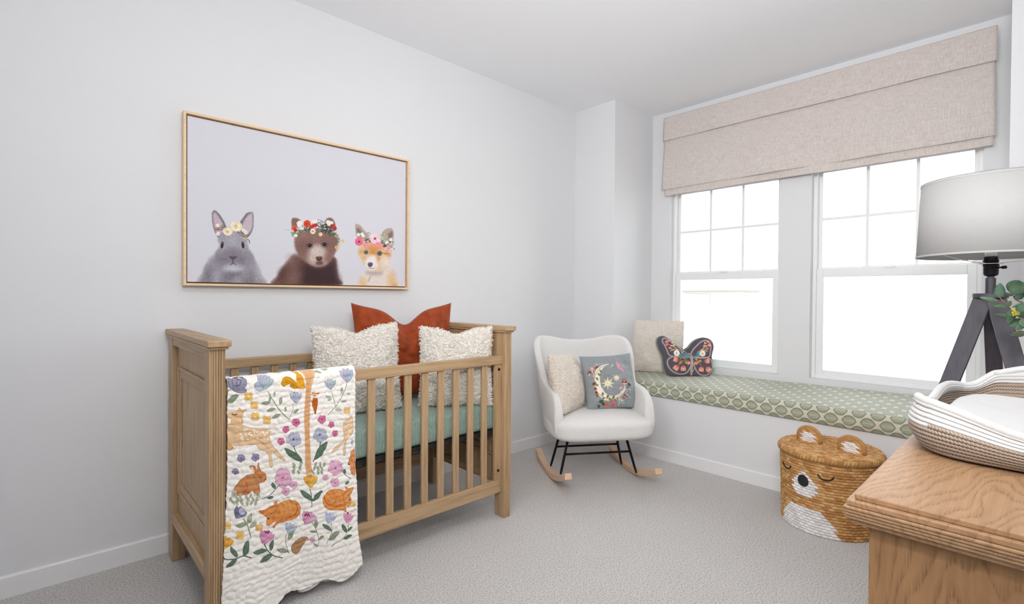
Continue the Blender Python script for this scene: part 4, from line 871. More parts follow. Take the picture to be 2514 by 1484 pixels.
cv2 = grid_mesh('canvas_print', 2, 2, lambda i, j: (cx0+(cx1-cx0)*i, -0.0316, cz0+(cz1-cz0)*j), M['art'], pc, uvfn=lambda i, j: (i, j), smooth=False)

# ================================================================== CRIB
CX0, CX1, CY0, CY1 = 0.415, 1.842, 1.963, 2.70
ccx, ccy = (CX0+CX1)/2, (CY0+CY1)/2
crib = thing('crib', 'light oak baby crib with slatted sides and panelled ends against the left wall', 'crib', (ccx, ccy, 0))
def X_(x): return x-ccx
def Y_(y): return y-ccy
def post(x0, x1, y0, y1, z0=0.0, z1=0.998):
    """leg post; the face towards the room (low y) carries five reeds"""
    pts = [(X_(x1), Y_(y1)), (X_(x0), Y_(y1)), (X_(x0), Y_(y0)+0.004)]
    n = 5; w = (x1-x0-0.012)/n
    pts += [(X_(x0)+0.002, Y_(y0)), (X_(x0)+0.006, Y_(y0))]
    for k in range(n):
        for s_ in range(1, 7):
            a = PI*s_/6; pts.append((X_(x0)+0.006+w*k+w*(1-math.cos(a))/2, Y_(y0)+0.0045-0.0045*math.sin(a)))
    pts += [(X_(x1)-0.002, Y_(y0)), (X_(x1), Y_(y0)+0.004)]
    bm = bmesh.new(); prism(bm, pts, 'z', z0, z1)
    return obj('leg_post', bm, M['oak_z'], crib)
post(CX0+0.004, CX0+0.056, CY0, CY0+0.062); post(CX1-0.047, CX1, CY0, CY0+0.075)
for x0, x1 in ((CX0+0.004, CX0+0.056), (CX1-0.052, CX1)):
    obj('leg_post', B((X_(x0), X_(x1), Y_(2.622), Y_(CY1), 0, 0.998)), M['oak_z'], crib, bevel=0.004)
for sx, px0, px1, out in ((-1, CX0+0.004, CX0+0.056, CX0+0.004), (1, CX1-0.05, CX1, CX1)):
    y0, y1 = CY0+0.058, 2.624
    ex = lambda d: out - sx*(-d) if False else out + (-sx)*d          # d metres inward from the outer face
    def slab(name, d0, d1, ya, yb, z0, z1, mat, bev=0.002, par=crib):
        a, b = sorted((ex(d0), ex(d1))); return obj(name, B((X_(a), X_(b), Y_(ya), Y_(yb), z0, z1)), mat, par, bevel=bev)
    slab('end_top_rail', 0.003, 0.045, y0, y1, 0.957, 0.998, M['oak_y'])
    slab('end_bottom_rail', 0.0, 0.045, y0, y1, 0.168, 0.218, M['oak_y'], 0.006)
    pn = slab('end_panel', 0.022, 0.040, y0, y1, 0.215, 0.960, M['oak_z'], 0)
    for face in (0.022, 0.040):                                       # moulded frame on both faces of the panel
        bm = bmesh.new(); s_ = -1 if face == 0.022 else 1
        fy0, fy1, fz0, fz1 = y0+0.012, y1-0.045, 0.318, 0.868
        for k, (inset, dep, wd) in enumerate(((0, 0.010, 0.012), (0.012, 0.005, 0.034))):
            a0, a1, b0, b1 = fy0+inset, fy1-inset, fz0+inset, fz1-inset
            q0, q1 = sorted((ex(face-s_*0.001), ex(face+s_*dep)))
            box(bm, X_(q0), X_(q1), Y_(a0), Y_(a0+wd), b0, b1); box(bm, X_(q0), X_(q1), Y_(a1-wd), Y_(a1), b0, b1)
            box(bm, X_(q0), X_(q1), Y_(a0+wd), Y_(a1-wd), b0, b0+wd); box(bm, X_(q0), X_(q1), Y_(a0+wd), Y_(a1-wd), b1-wd, b1)
        obj('panel_moulding', bm, M['oak_z'], pn, bevel=0.003)
    bm = bmesh.new(); box(bm, X_(px0-0.008), X_(px1+0.008), Y_(CY0-0.010), Y_(CY1+0.01), 0.990, 1.0); obj('cap_moulding', bm, M['oak_y'], crib, bevel=0.004, seg=3)
    capx = (CX0-0.004, CX0+0.070) if sx < 0 else (CX1-0.060, CX1+0.013)
    obj('end_cap', B((X_(capx[0]), X_(capx[1]), Y_(CY0-0.022), Y_(CY1+0.035), 1.0, 1.0235)), M['oak_y'], crib, bevel=0.004, seg=3)
RX0, RX1 = CX0+0.056, CX1-0.047
for (ya, yb, zt) in ((1.988, 2.014, 0.867), (2.655, 2.682, 0.874)):
    obj('top_rail', B((X_(RX0), X_(RX1), Y_(ya-0.004), Y_(yb+0.006), zt-0.046, zt)), M['oak_x'], crib, bevel=0.004, seg=3)
    obj('bottom_rail', B((X_(RX0), X_(RX1), Y_(ya), Y_(yb), 0.134, 0.204)), M['oak_x'], crib, bevel=0.004)
    for xa, xb in ((RX0, RX0+0.04), (RX1-0.042, RX1)):
        obj('side_stile', B((X_(xa), X_(xb), Y_(ya+0.002), Y_(yb-0.002), 0.204, zt-0.046)), M['oak_z'], crib, bevel=0.003)
    slat0 = None
    for k in range(14):
        x = 1.665-0.0913*k
        if x < RX0+0.05: break
        if slat0 is None:
            slat0 = obj('slat', B((-0.0175, 0.0175, -0.0085, 0.0085, 0.203, zt-0.045)), M['oak_z'], crib, bevel=0.0035, seg=3)
            slat0.location = (X_(x+0.0175), Y_((ya+yb)/2), 0)
        else:
            c = slat0.copy(); COL.objects.link(c); c.location = (X_(x+0.0175), Y_((ya+yb)/2), 0)
for z in (0.795, 0.255):
    bm = bmesh.new(); lathe(bm, [(0.0, 0), (0.0065, 0), (0.0075, 0.004), (0.004, 0.005)], 16)
    obj('bolt_head', bm, M['black_metal'], crib, mat4=Matrix.Translation((X_(RX1-0.021), Y_(1.990), z)) @ Matrix.Rotation(PI/2, 4, 'X'))
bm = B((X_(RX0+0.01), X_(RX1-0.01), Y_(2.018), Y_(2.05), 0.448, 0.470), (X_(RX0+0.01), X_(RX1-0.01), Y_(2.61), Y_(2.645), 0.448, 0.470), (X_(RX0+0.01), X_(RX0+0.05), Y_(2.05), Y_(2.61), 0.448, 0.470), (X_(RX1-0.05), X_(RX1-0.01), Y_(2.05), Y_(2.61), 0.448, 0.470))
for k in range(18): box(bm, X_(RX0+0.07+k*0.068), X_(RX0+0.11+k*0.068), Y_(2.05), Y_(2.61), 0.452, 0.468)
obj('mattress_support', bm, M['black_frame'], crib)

def soft_box(name, x0, x1, y0, y1, z0, z1, mat, rad=0.04, parent=None, wr=0.0, n=(70, 40)):
    """cushion-like block: rounded edges, slightly wrinkled surface"""
    bm = bmesh.new(); box(bm, x0, x1, y0, y1, z0, z1)
    bmesh.ops.bevel(bm, geom=list(bm.edges), offset=rad, segments=5, affect='EDGES', profile=0.6)
    cuts = max(1, int((x1-x0)/0.03))
    for k in range(1, cuts): bmesh.ops.bisect_plane(bm, geom=bm.verts[:]+bm.edges[:]+bm.faces[:], plane_co=(x0+(x1-x0)*k/cuts, 0, 0), plane_no=(1, 0, 0))
    cuts = max(1, int((y1-y0)/0.03))
    for k in range(1, cuts): bmesh.ops.bisect_plane(bm, geom=bm.verts[:]+bm.edges[:]+bm.faces[:], plane_co=(0, y0+(y1-y0)*k/cuts, 0), plane_no=(0, 1, 0))
    if wr:
        bm.normal_update()
        for v in bm.verts:
            v.co += v.normal*wr*(noise.noise(v.co*9)+0.6*noise.noise(v.co*23))
    return obj(name, bm, mat, parent, smooth=True)
mt = soft_box('mattress', RX0+0.006, RX1-0.006, 2.022, 2.648, 0.471, 0.60, M['muslin'], 0.028, wr=0.004)
tag(mt, 'crib mattress in a sage green crinkled muslin sheet', 'mattress')

# ================================================================== CUSHIONS
def pillow(name, w, h, t, mat, label, cat, loc, yaw, lean=0.0, roll=0.0, n=70, conc=0.06, fuzz=0.0, ff=95, dent=0.0, wr=0.006, group=None, uv=False, back=None, sag=0.0, seed=0.0, plump=0.5):
    """square cushion standing on its lower edge: x = width, z = height, -y = front"""
    idx = {}; V = []; T = []
    def surf(i, j, side):
        s, u = 2*i/(n-1)-1, 2*j/(n-1)-1
        x = w/2*s*(1-conc*(1-u*u)); z = h/2*u*(1-conc*(1-s*s))
        th = t/2*(max(0, (1-s**2))*max(0, (1-u**2)))**plump if plump != 0.5 else t/2*math.sqrt(max(0, 1-s**4)*max(0, 1-u**4))*(0.55+0.45*(1-s*s)*(1-u*u))
        if dent:
            g = math.exp(-(s/0.30)**2)*((u+1)/2)**2.2; z -= dent*g; th *= 1-0.35*math.exp(-(s/0.12)**2)*max(0, u)
            z += dent*0.25*((abs(s))**3)*((u+1)/2)**3
        z -= sag*(1-u)*0.5*abs(s)**2*0.3
        y = -side*th
        k = noise.noise(Vector((s*2.1+seed, u*2.1, side*3.0)))*wr*2*(1-max(abs(s), abs(u))**6)
        k += noise.noise(Vector((s*6+seed, u*6, 5+side)))*wr*(1-max(abs(s), abs(u))**6)
        return Vector((x, y-side*k, z+h/2))
    F = []; U = []
    for side in (1, -1):
        for j in range(n):
            for i in range(n):
                brd = i in (0, n-1) or j in (0, n-1)
                key = (i, j, 0 if brd else side)
                if key not in idx: idx[key] = len(V); V.append(surf(i, j, side))
    for side in (1, -1):
        for j in range(n-1):
            for i in range(n-1):
                q_ = [(i, j), (i+1, j), (i+1, j+1), (i, j+1)]
                if side < 0: q_ = q_[::-1]
                F.append([idx[(a, b, 0 if (a in (0, n-1) or b in (0, n-1)) else side)] for a, b in q_]); U += [(a/(n-1), b/(n-1)) for a, b in q_]
    me = bpy.data.meshes.new(name); me.from_pydata(V, [], F)
    if uv: l_ = me.uv_layers.new(name='UVMap'); l_.data.foreach_set('uv', np.array(U, dtype=np.float32).ravel())
    me.polygons.foreach_set('use_smooth', [True]*len(F))
    for m in (mat if isinstance(mat, list) else [mat]): me.materials.append(m)
    if back is not None:
        me.materials.append(back)
        nf = (n-1)**2; me.polygons.foreach_set('material_index', [0]*nf+[1]*nf)
    me.update()
    if fuzz:
        nr = [v.normal.copy() for v in me.vertices]
        for v, m_ in zip(me.vertices, nr):
            p = v.co*ff+Vector((seed*10, 0, 0))
            d = noise.voronoi(p)[0]; a = 1-min(1, d[0]*1.25); b = noise.noise(p*2.3)
            j_ = Vector((noise.noise(p+Vector((31, 0, 0))), noise.noise(p+Vector((0, 57, 0))), noise.noise(p+Vector((0, 0, 83)))))
            v.co += m_*fuzz*(a*1.1+b*0.5)+j_*fuzz*0.55
        me.update()
    o = bpy.data.objects.new(name, me); COL.objects.link(o)
    o.location = loc; o.rotation_euler = Matrix.Rotation(yaw, 3, 'Z').to_quaternion().to_matrix().to_euler() if False else (Matrix.Rotation(yaw, 3, 'Z') @ Matrix.Rotation(lean, 3, 'X') @ Matrix.Rotation(roll, 3, 'Y')).to_euler()
    tag(o, label, cat, group); return o
R_ = math.radians
def add_pile(o, n, mat, K=5, rad=0.003, height=0.006, thick=0.0009, turns=4.5, lie=0.4):
    """curled woolly pile growing from a cushion cover"""
    me = o.data; nf = len(me.polygons)
    ar = np.empty(nf, np.float32); me.polygons.foreach_get('area', ar); ce = np.empty(nf*3, np.float32); me.polygons.foreach_get('center', ce); ce = ce.reshape(-1, 3)
    no = np.empty(nf*3, np.float32); me.polygons.foreach_get('normal', no); no = no.reshape(-1, 3)
    k = rng.choice(nf, n, p=ar/ar.sum()); p = ce[k]+rng.normal(0, 0.0012, (n, 3)); N = no[k]+rng.normal(0, lie*0.5, (n, 3)); N /= np.linalg.norm(N, axis=1, keepdims=True)
    a = rng.normal(0, 1, (n, 3)); T = np.cross(N, a); T /= np.linalg.norm(T, axis=1, keepdims=True); Bn = np.cross(N, T)
    ph = rng.uniform(0, 2*PI, n); r_ = rad*rng.uniform(0.6, 1.3, n); h_ = height*rng.uniform(0.6, 1.3, n); tr_ = turns*rng.uniform(0.7, 1.2, n)
    C = []
    for q_ in range(K):
        t = q_/(K-1); f = ph+tr_*t
        C.append(p + N*(h_*(t**0.8)-0.001)[:, None] + T*(r_*(np.cos(f)-np.cos(ph)))[:, None] + Bn*(r_*(np.sin(f)-np.sin(ph)))[:, None])
    V = np.empty((n, K, 3, 3), np.float32)
    for q_ in range(K):
        d = C[min(q_+1, K-1)]-C[max(q_-1, 0)]; d /= np.linalg.norm(d, axis=1, keepdims=True)+1e-9
        s1 = np.cross(d, N); s1 /= np.linalg.norm(s1, axis=1, keepdims=True)+1e-9; s2 = np.cross(d, s1)
        w = thick*(1.0 if q_ < K-1 else 0.35)
        for m_ in range(3):
            an = 2*PI*m_/3; V[:, q_, m_] = C[q_]+(s1*math.cos(an)+s2*math.sin(an))*w
    V = V.reshape(-1, 3); base = np.arange(n)[:, None, None]*(K*3)
    F = np.array([[[q_*3+m_, q_*3+(m_+1) % 3, (q_+1)*3+(m_+1) % 3, (q_+1)*3+m_] for m_ in range(3)] for q_ in range(K-1)]).reshape(1, -1, 4)+base
    F = F.reshape(-1, 4); m2 = bpy.data.meshes.new('pile'); m2.vertices.add(len(V)); m2.vertices.foreach_set('co', V.ravel())
    m2.loops.add(F.size); m2.loops.foreach_set('vertex_index', F.ravel().astype(np.int32)); m2.polygons.add(len(F)); m2.polygons.foreach_set('loop_start', np.arange(0, F.size, 4, dtype=np.int32)); m2.polygons.foreach_set('loop_total', np.full(len(F), 4, np.int32))
    m2.polygons.foreach_set('use_smooth', [True]*len(F)); m2.update(); m2.validate(); m2.materials.append(mat)
    c = bpy.data.objects.new('pile', m2); COL.objects.link(c); c.parent = o; c['kind'] = 'stuff'; return c
def wool(name, col): return plain(name, col, 0.9, nscale=40, nstr=0, spec=0.1, var=0.03, sheen=0.3)
M['wool'] = wool('ivory_wool_curl', lin((254, 247, 238))); M['wool2'] = wool('cream_wool_curl', lin((254, 243, 231)))
pillow('throw_pillow', 0.60, 0.520, 0.16, M['rust'], 'large rust velvet cushion with a dented top at the back of the crib', 'cushion', (1.50, 2.465, 0.603), R_(-9), R_(-4), conc=0.07, dent=0.085, n=90, seed=2, wr=0.011)
pw1 = pillow('throw_pillow', 0.425, 0.425, 0.13, M['sherpa'], 'curly ivory cushion in the crib nearest the quilt', 'cushion', (1.145, 2.30, 0.606), R_(-6), R_(-5), n=150, fuzz=0.0085, conc=0.05, dent=0.03, seed=3, roll=R_(-1.5))
pw2 = pillow('throw_pillow', 0.375, 0.405, 0.12, M['sherpa'], 'curly ivory cushion leaning on the far end of the crib', 'cushion', (1.598, 2.130, 0.606), R_(-36), R_(-4), n=150, fuzz=0.0085, conc=0.04, dent=0.03, seed=9, roll=R_(0))
pw3 = pillow('throw_pillow', 0.40, 0.42, 0.11, M['teddy'], 'flat cream teddy cushion standing in the corner of the window seat', 'cushion', (3.655, 2.165, 0.575), R_(-70), R_(-5), n=130, fuzz=0.0045, ff=150, conc=0.01, seed=12)

for p_ in (pw1, pw2): add_pile(p_, 11000, M['wool'], 6, 0.0034, 0.0075, 0.0016)
add_pile(pw3, 15000, M['wool2'], 4, 0.0018, 0.0034, 0.0009)
# ================================================================== BUTTERFLY CUSHION
def bfly():
    root = thing('butterfly_pillow', 'butterfly shaped cushion with embroidered charcoal wings on the window seat', 'cushion', (3.665, 1.93, 0.568), R_(-49))
    out = catmull(BFO, 4)
    sc_ = 0.425/1150.0
    P = [Vector(((p[0]-1300)*sc_, (1305-p[1])*sc_)) for p in out]
    n = len(P); c = Vector((0, 0.13)); T_ = 0.062
    bm = bmesh.new(); uvl = bm.loops.layers.uv.new('UVMap')
    def uvw(x, z): return ((x/sc_+1300-640)/1260, 1-((1305-z/sc_)-440)/920)
    rings = []
    prof = [(1.0, 0.0), (0.985, 0.35), (0.95, 0.6), (0.88, 0.8), (0.75, 0.92), (0.5, 1.0), (0.25, 1.03)]
    # inward offset towards the centre of each wing keeps the notched outline
    def centre(p): return Vector((-0.085 if p.x < 0.03 else 0.125, 0.13))
    for k, (s, h) in enumerate(prof):
        rings.append([bm.verts.new((centre(p).x*(1-s)+p.x*s, -T_*0.5-T_*0.55*h, centre(p).y*(1-s)+p.y*s)) for p in P])
    faces = []
    for k in range(len(rings)-1):
        for i in range(n): faces.append(bm.faces.new((rings[k][i], rings[k][(i+1) % n], rings[k+1][(i+1) % n], rings[k+1][i])))
    faces.append(bm.faces.new(rings[-1]))
    bmesh.ops.triangulate(bm, faces=[faces[-1]])
    for f in bm.faces:
        for l_ in f.loops: l_[uvl].uv = uvw(l_.vert.co.x, l_.vert.co.z)
    o = obj('front_face', bm, M['butterfly'], root, smooth=True)
    bm = bmesh.new(); r0 = [bm.verts.new((p.x, -T_*0.5, p.y)) for p in P]; r1 = [bm.verts.new((p.x*1.01, -T_*0.1, p.y*1.005)) for p in P]; r2 = [bm.verts.new((p.x, T_*0.55, p.y)) for p in P]
    for a, b in ((r0, r1), (r1, r2)):
        for i in range(n): bm.faces.new((a[i], a[(i+1) % n], b[(i+1) % n], b[i]))
    r3_ = [bm.verts.new((centre(p).x*0.15+p.x*0.85, T_*0.95, centre(p).y*0.15+p.y*0.85)) for p in P]
    for i in range(n): bm.faces.new((r2[i], r2[(i+1) % n], r3_[(i+1) % n], r3_[i]))
    bm.faces.new(r3_)
    obj('side_gusset', bm, M['green_side'], root, smooth=True, label='sage green side band')
    root.rotation_euler = (Matrix.Rotation(R_(-49), 3, 'Z') @ Matrix.Rotation(R_(-6), 3, 'X')).to_euler()
bfly()

# ================================================================== WINDOW SEAT CUSHION
def seat_cushion():
    y0, y1, x0, x1 = YF+0.006, YN-0.006, XB-0.022, XW-0.004
    prof = [(x1, 0), (x0+0.02, 0.0), (x0+0.004, 0.006), (x0, 0.02), (x0-0.003, 0.05), (x0, 0.085), (x0+0.006, 0.098), (x0+0.018, 0.104)]
    prof += [(x0+0.018+(x1-x0-0.03)*k/12, 0.104) for k in range(1, 13)] + [(x1, 0.098), (x1, 0.05)]
    L = [0]
    for a, b in zip(prof, prof[1:]): L.append(L[-1]+math.hypot(b[0]-a[0], b[1]-a[1]))
    XF = 0.615; n = 260
    def fn(i, j):
        y = y0+(y1-y0)*i/(n-1); x, z = prof[j]
        k = (x-x0)/(x1-x0)
        if z > 0.09: z += 0.02*k + 0.035*k*(1-(y-y0)/(y1-y0))
        z += noise.noise(Vector((x*5, y*4, 0)))*0.003*(z > 0.01); x += noise.noise(Vector((y*6, z*20, 3)))*0.003*(x < x0+0.02)
        return (x, y, 0.454+z)
    T = 0.0875
    o = grid_mesh('seat_cushion', n, len(prof), fn, M['leaf_fabric'], uvfn=lambda i, j: ((y1-(y0+(y1-y0)*i/(n-1)))/T, (L[j]-XF)/0.104+0.5))
    tag(o, 'long sage leaf-print cushion on the window seat', 'cushion')
    return o
seat_cushion()

# ================================================================== QUILT
def quilt():
    zt = 0.884; xs0, xs1 = 0.478, 0.955
    nu, nf, nb = 200, 330, 60
    # profile from the room-side hem up, over the rail and down inside
    def prof(d):                 # d = drop below the rail top on the room side (>0), over the top (<0)
        if d > 0.02: return (1.966-0.0, zt-d)
        a = (0.02-d)/0.06
        if a < 1: th = a*PI; return (1.998-0.032*math.cos(th)*1.0, zt-0.02+0.02*math.sin(th))
        return (2.032+0.004, zt-0.02-(0.02-d-0.06))
    Dmax = lambda f: 0.865-0.035*f+0.015*math.sin(f*9)+0.010*math.sin(f*23+1)
    def fn(i, j):
        f = i/(nu-1); D = Dmax(f); d = D-(D+0.28)*j/(nf+nb-1)
        y, z = prof(d); low = max(0, min(1, (d-0.35)/0.5))
        x = xs0+(xs1-xs0)*f + (f-0.5)*0.03*low + 0.008*low*math.sin(z*21)*max(0, f-0.4)**1.5*2 - 0.012*low*(1-f)
        out = 0.0; p = Vector((x*10, z*10, 0))
        ch = z*44+noise.noise(p*0.6)*1.1+noise.noise(p*2.2)*0.45                  # wandering channel stitching
        vs = x*30+z*3+noise.noise(p*1.3+Vector((9, 0, 0)))*1.6+7*noise.noise(Vector((math.floor(ch)*3.7, 0, 1)))
        puff = (abs(math.sin(PI*ch))**0.5*0.6+0.4)*(0.45+0.55*abs(math.sin(PI*vs))**0.5)
        cr = noise.noise(p*5.5)*0.5+noise.noise(p*11)*0.25
        out = 0.0075*puff+0.0055*cr+0.012*low*math.sin(f*8+z*4)*1.0+0.02*low
        if d > 0.02: y -= out; 
        elif d > -0.04: z += out*0.6
        else: y += out*0.4
        y -= 0.012*(math.exp(-((f)/0.05)**2)+math.exp(-((1-f)/0.05)**2))*-0.6
        return (x, y, z)
    def uv(i, j):
        f = i/(nu-1); D = Dmax(f); d = D-(D+0.28)*j/(nf+nb-1)
        x = xs0+(xs1-xs0)*f; z = zt-d
        return ((x-QX0)/(QX1-QX0), min(0.998, (z-QZ0)/(QZ1-QZ0)))
    o = grid_mesh('baby_quilt', nu, nf+nb, fn, M['quilt'], uvfn=uv)
    s_ = o.modifiers.new('thickness', 'SOLIDIFY'); s_.thickness = 0.007; s_.offset = -1
    tag(o, 'white quilt embroidered with woodland animals and flowers draped over the crib rail', 'quilt')
    # the turned-back lower layer that shows under the hem
    def fn2(i, j):
        f = i/79; k = j/11
        D = Dmax(f)-0.02+0.028*k+0.008*math.sin(f*13)*k
        return (xs0+0.03+(xs1-xs0-0.055)*f+0.01*math.sin(f*31)*k, 1.985-0.02*k+0.006*math.sin(f*17)-0.0, max(0.006, zt-D))
    b = grid_mesh('quilt_backing', 80, 12, fn2, M['linen_back'], o)
quilt()

# ================================================================== ROCKING CHAIR
CHO = Vector((2.680, 2.062, 0)); CTH = R_(-123.2)
chair = thing('rocking_chair', 'white boucle wingback rocking chair on beech rockers in the corner', 'chair', CHO, CTH+PI/2)
# local frame: -y is the chair's front, x to the viewer's right
def rocker_z(f): return 0.50*(f+0.10)**2
def chair_build():
    half = [(0.0, -0.262, 0.872, 0.0, -0.10), (0.10, -0.262, 0.878, 0.008, -0.10), (0.18, -0.255, 0.896, 0.016, -0.098), (0.236, -0.235, 0.905, 0.046, -0.085), (0.268, -0.195, 0.884, 0.062, -0.055),
            (0.280, -0.150, 0.81, 0.060, -0.03), (0.287, -0.105, 0.69, 0.035, -0.005), (0.293, -0.055, 0.618, 0.014, 0.0), (0.298, 0.02, 0.602, 0.008, 0), (0.300, 0.09, 0.596, 0.004, 0), (0.300, 0.15, 0.584, 0.0, 0), (0.299, 0.195, 0.560, 0, 0), (0.297, 0.225, 0.520, 0, 0), (0.294, 0.240, 0.47, 0, 0)]
    full = [(-a, b, c, -d, e) for a, b, c, d, e in half[:0:-1]]+half
    C = catmull(full, 4, False); nS = len(C); m = 28
    rings = []
    bm = bmesh.new()
    for k in range(nS):
        r, f, zt, lr, lf = C[k]
        t0 = C[max(0, k-1)]; t1 = C[min(nS-1, k+1)]
        tx, ty = t1[0]-t0[0], t1[1]-t0[1]; L = math.hypot(tx, ty) or 1; nx, ny = ty/L, -tx/L
        zb = 0.318+0.012*max(0, min(1, (f+0.05)/0.27)); th = 0.031+0.004*(1-min(1, abs(r)/0.3)); e = min(1, min(k, nS-1-k)/3.0); e = math.sqrt(max(0.0, 1-(1-e)**2)) if e < 1 else 1
        th *= max(0.05, e); ring = []
        zt_ = zb+(zt-zb)*(0.55+0.45*e)
        for j in range(m):
            a = 2*PI*j/m; cs, sn = math.cos(a), math.sin(a)
            # capsule section: width th, height zt-zb
            hh = (zt_-zb)/2; px = th*(abs(cs)**0.75)*(1 if cs > 0 else -1)
            pz = (zb+zt_)/2+ (hh-th*1.1)*(max(-1, min(1, sn*1.35)))+th*1.1*(abs(sn)**1.6)*(1 if sn > 0 else -1)
            g = max(0.0, (pz-0.42)/(zt-0.42)) if zt > 0.45 else 0.0
            ring.append(bm.verts.new((r+lr*g+nx*px, -(f+lf*g+ny*px), pz)))
        rings.append(ring)
    for k in range(nS-1):
        for j in range(m): bm.faces.new((rings[k][j], rings[k][(j+1) % m], rings[k+1][(j+1) % m], rings[k+1][j]))
    bm.faces.new(rings[0]); bm.faces.new(rings[-1][::-1])
    o = obj('wingback', bm, M['boucle'], chair, smooth=True, label='curved wing back running into the arms')
    s_ = o.modifiers.new('smooth', 'SUBSURF'); s_.levels = 1; s_.render_levels = 1
    def superell(name, rx, ry, rz, c, e1, e2, mat, crown=0.0, taper=0.0):
        n1, n2 = 48, 72
        def pw(v, e): return (abs(v)**e)*(1 if v >= 0 else -1)
        def fn(i, j):
            v = -PI/2+PI*j/(n1-1); u = 2*PI*i/n2
            x = rx*pw(math.cos(v), e1)*pw(math.cos(u), e2); y = ry*pw(math.cos(v), e1)*pw(math.sin(u), e2); z = rz*pw(math.sin(v), e1)
            x *= 1-0.17*max(0, -y/ry)**1.2
            if taper: s1 = 1-taper*max(0, -z/rz); x *= s1; y *= s1
            if z > 0: z += crown*(1-(x/rx)**2)*(1-(y/ry)**2)
            return (c[0]+x, -(c[1]+y), c[2]+z)
        return grid_mesh(name, n2, n1, fn, mat, chair, closed_u=True)
    superell('seat', 0.333, 0.290, 0.076, (0, 0.018, 0.360), 0.50, 0.40, M['boucle'], 0.012)
    superell('seat_base', 0.322, 0.286, 0.050, (0, 0.0, 0.330), 0.8, 0.45, M['boucle'], 0, 0.14)
    # legs and stretchers
    tops = {}; 
    for sx in (-1, 1):
        for ff, ft in ((-0.125, -0.085), (0.125, 0.085)):
            zb = rocker_z(ff)+0.012; top = Vector((sx*0.185, -ft, 0.315)); bot = Vector((sx*0.257, -ff, zb))
            pts = [top, top.lerp(bot, 0.5), top.lerp(bot, 0.86), bot]
            bm = bmesh.new(); tube(bm, pts, [0.0085, 0.0085, 0.008, 0.0045], 12)
            obj('leg', bm, M['black_metal'], chair, smooth=True); tops[(sx, ff)] = top.lerp(bot, 0.50)
    for ff in (-0.125, 0.125):
        bm = bmesh.new(); tube(bm, [tops[(-1, ff)], tops[(1, ff)]], 0.007, 12); obj('stretcher', bm, M['black_metal'], chair, smooth=True)
    for sx in (-1, 1):
        bm = bmesh.new(); n = 40; x0, x1 = (sx*0.260, sx*0.302) if sx > 0 else (sx*0.302, sx*0.260)
        lo = []; hi = []
        for k in range(n+1):
            f = -0.385+0.78*k/n; z = rocker_z(f); lo.append((-f, z)); hi.append((-f, z+0.034))
        # the beam keeps its depth across the curve
        hi = [(a+math.sin(math.atan(1.0*(-a+0.10)))*0.02*1.0, b) for a, b in hi]
        prism(bm, lo+hi[::-1], 'x', x0, x1)
        obj('rocker', bm, M['beech_y'], chair, bevel=0.002)
chair_build()
def chp(r, f, z): 
    a = CTH+PI/2; return (CHO.x+r*math.cos(a)+f*math.sin(a), CHO.y+r*math.sin(a)-f*math.cos(a), z)
pillow('throw_pillow', 0.37, 0.375, 0.17, M['moon'], 'grey velvet cushion embroidered with a crescent moon on the rocking chair', 'cushion', chp(0.132, 0.045, 0.437), CTH+PI/2+R_(0), R_(-20), n=90, conc=0.05, uv=True, wr=0.008, seed=5, roll=R_(-3), back=fabric('grey_velvet', lin((122, 130, 136)), lin((140, 147, 152)), 30, rough=0.7, bstr=0.1))
pw4 = pillow('throw_pillow', 0.385, 0.37, 0.16, M['teddy'], 'cream furry cushion propped in the left wing of the rocking chair', 'cushion', chp(-0.150, 0.045, 0.438), CTH+PI/2+R_(52), R_(-16), n=140, fuzz=0.007, ff=120, conc=0.03, seed=7, roll=R_(5))

add_pile(pw4, 16000, M['wool2'], 5, 0.0022, 0.0065, 0.0009, 2.8)
# ================================================================== BEAR HAMPER
HC = Vector((3.03, 0.775, 0)); HF = R_(165)
ham = thing('bear_hamper', 'round woven tan hamper with a sleeping bear face beside the dresser', 'basket', HC, HF)   # local +x = the face
M['weave'] = tintmat('water_hyacinth', 0.7, 150, 0.3); M['weave_white'] = None
TAN = [lin(c) for c in ((186, 140, 88), (198, 154, 100), (176, 128, 76), (206, 166, 114), (190, 146, 94), (168, 120, 70))]
WHT = [lin(c) for c in ((226, 224, 226), (236, 234, 236), (216, 214, 216))]
rr_ = random.Random(3)
RND = [[rr_.random() for _ in range(200)] for _ in range(80)]
def stitch(t_, v_, N):
    """t_: turn fraction, v_: row coordinate -> relief, row, stitch number"""
    row = int(math.floor(v_)); fz = v_-row
    ph = t_*N+(row % 2)*0.5+(fz-0.5)*0.30; k = int(math.floor(ph)); fp = ph-k
    return (math.sin(PI*fz)**0.7)*(math.sin(PI*fp)**0.62), row, k
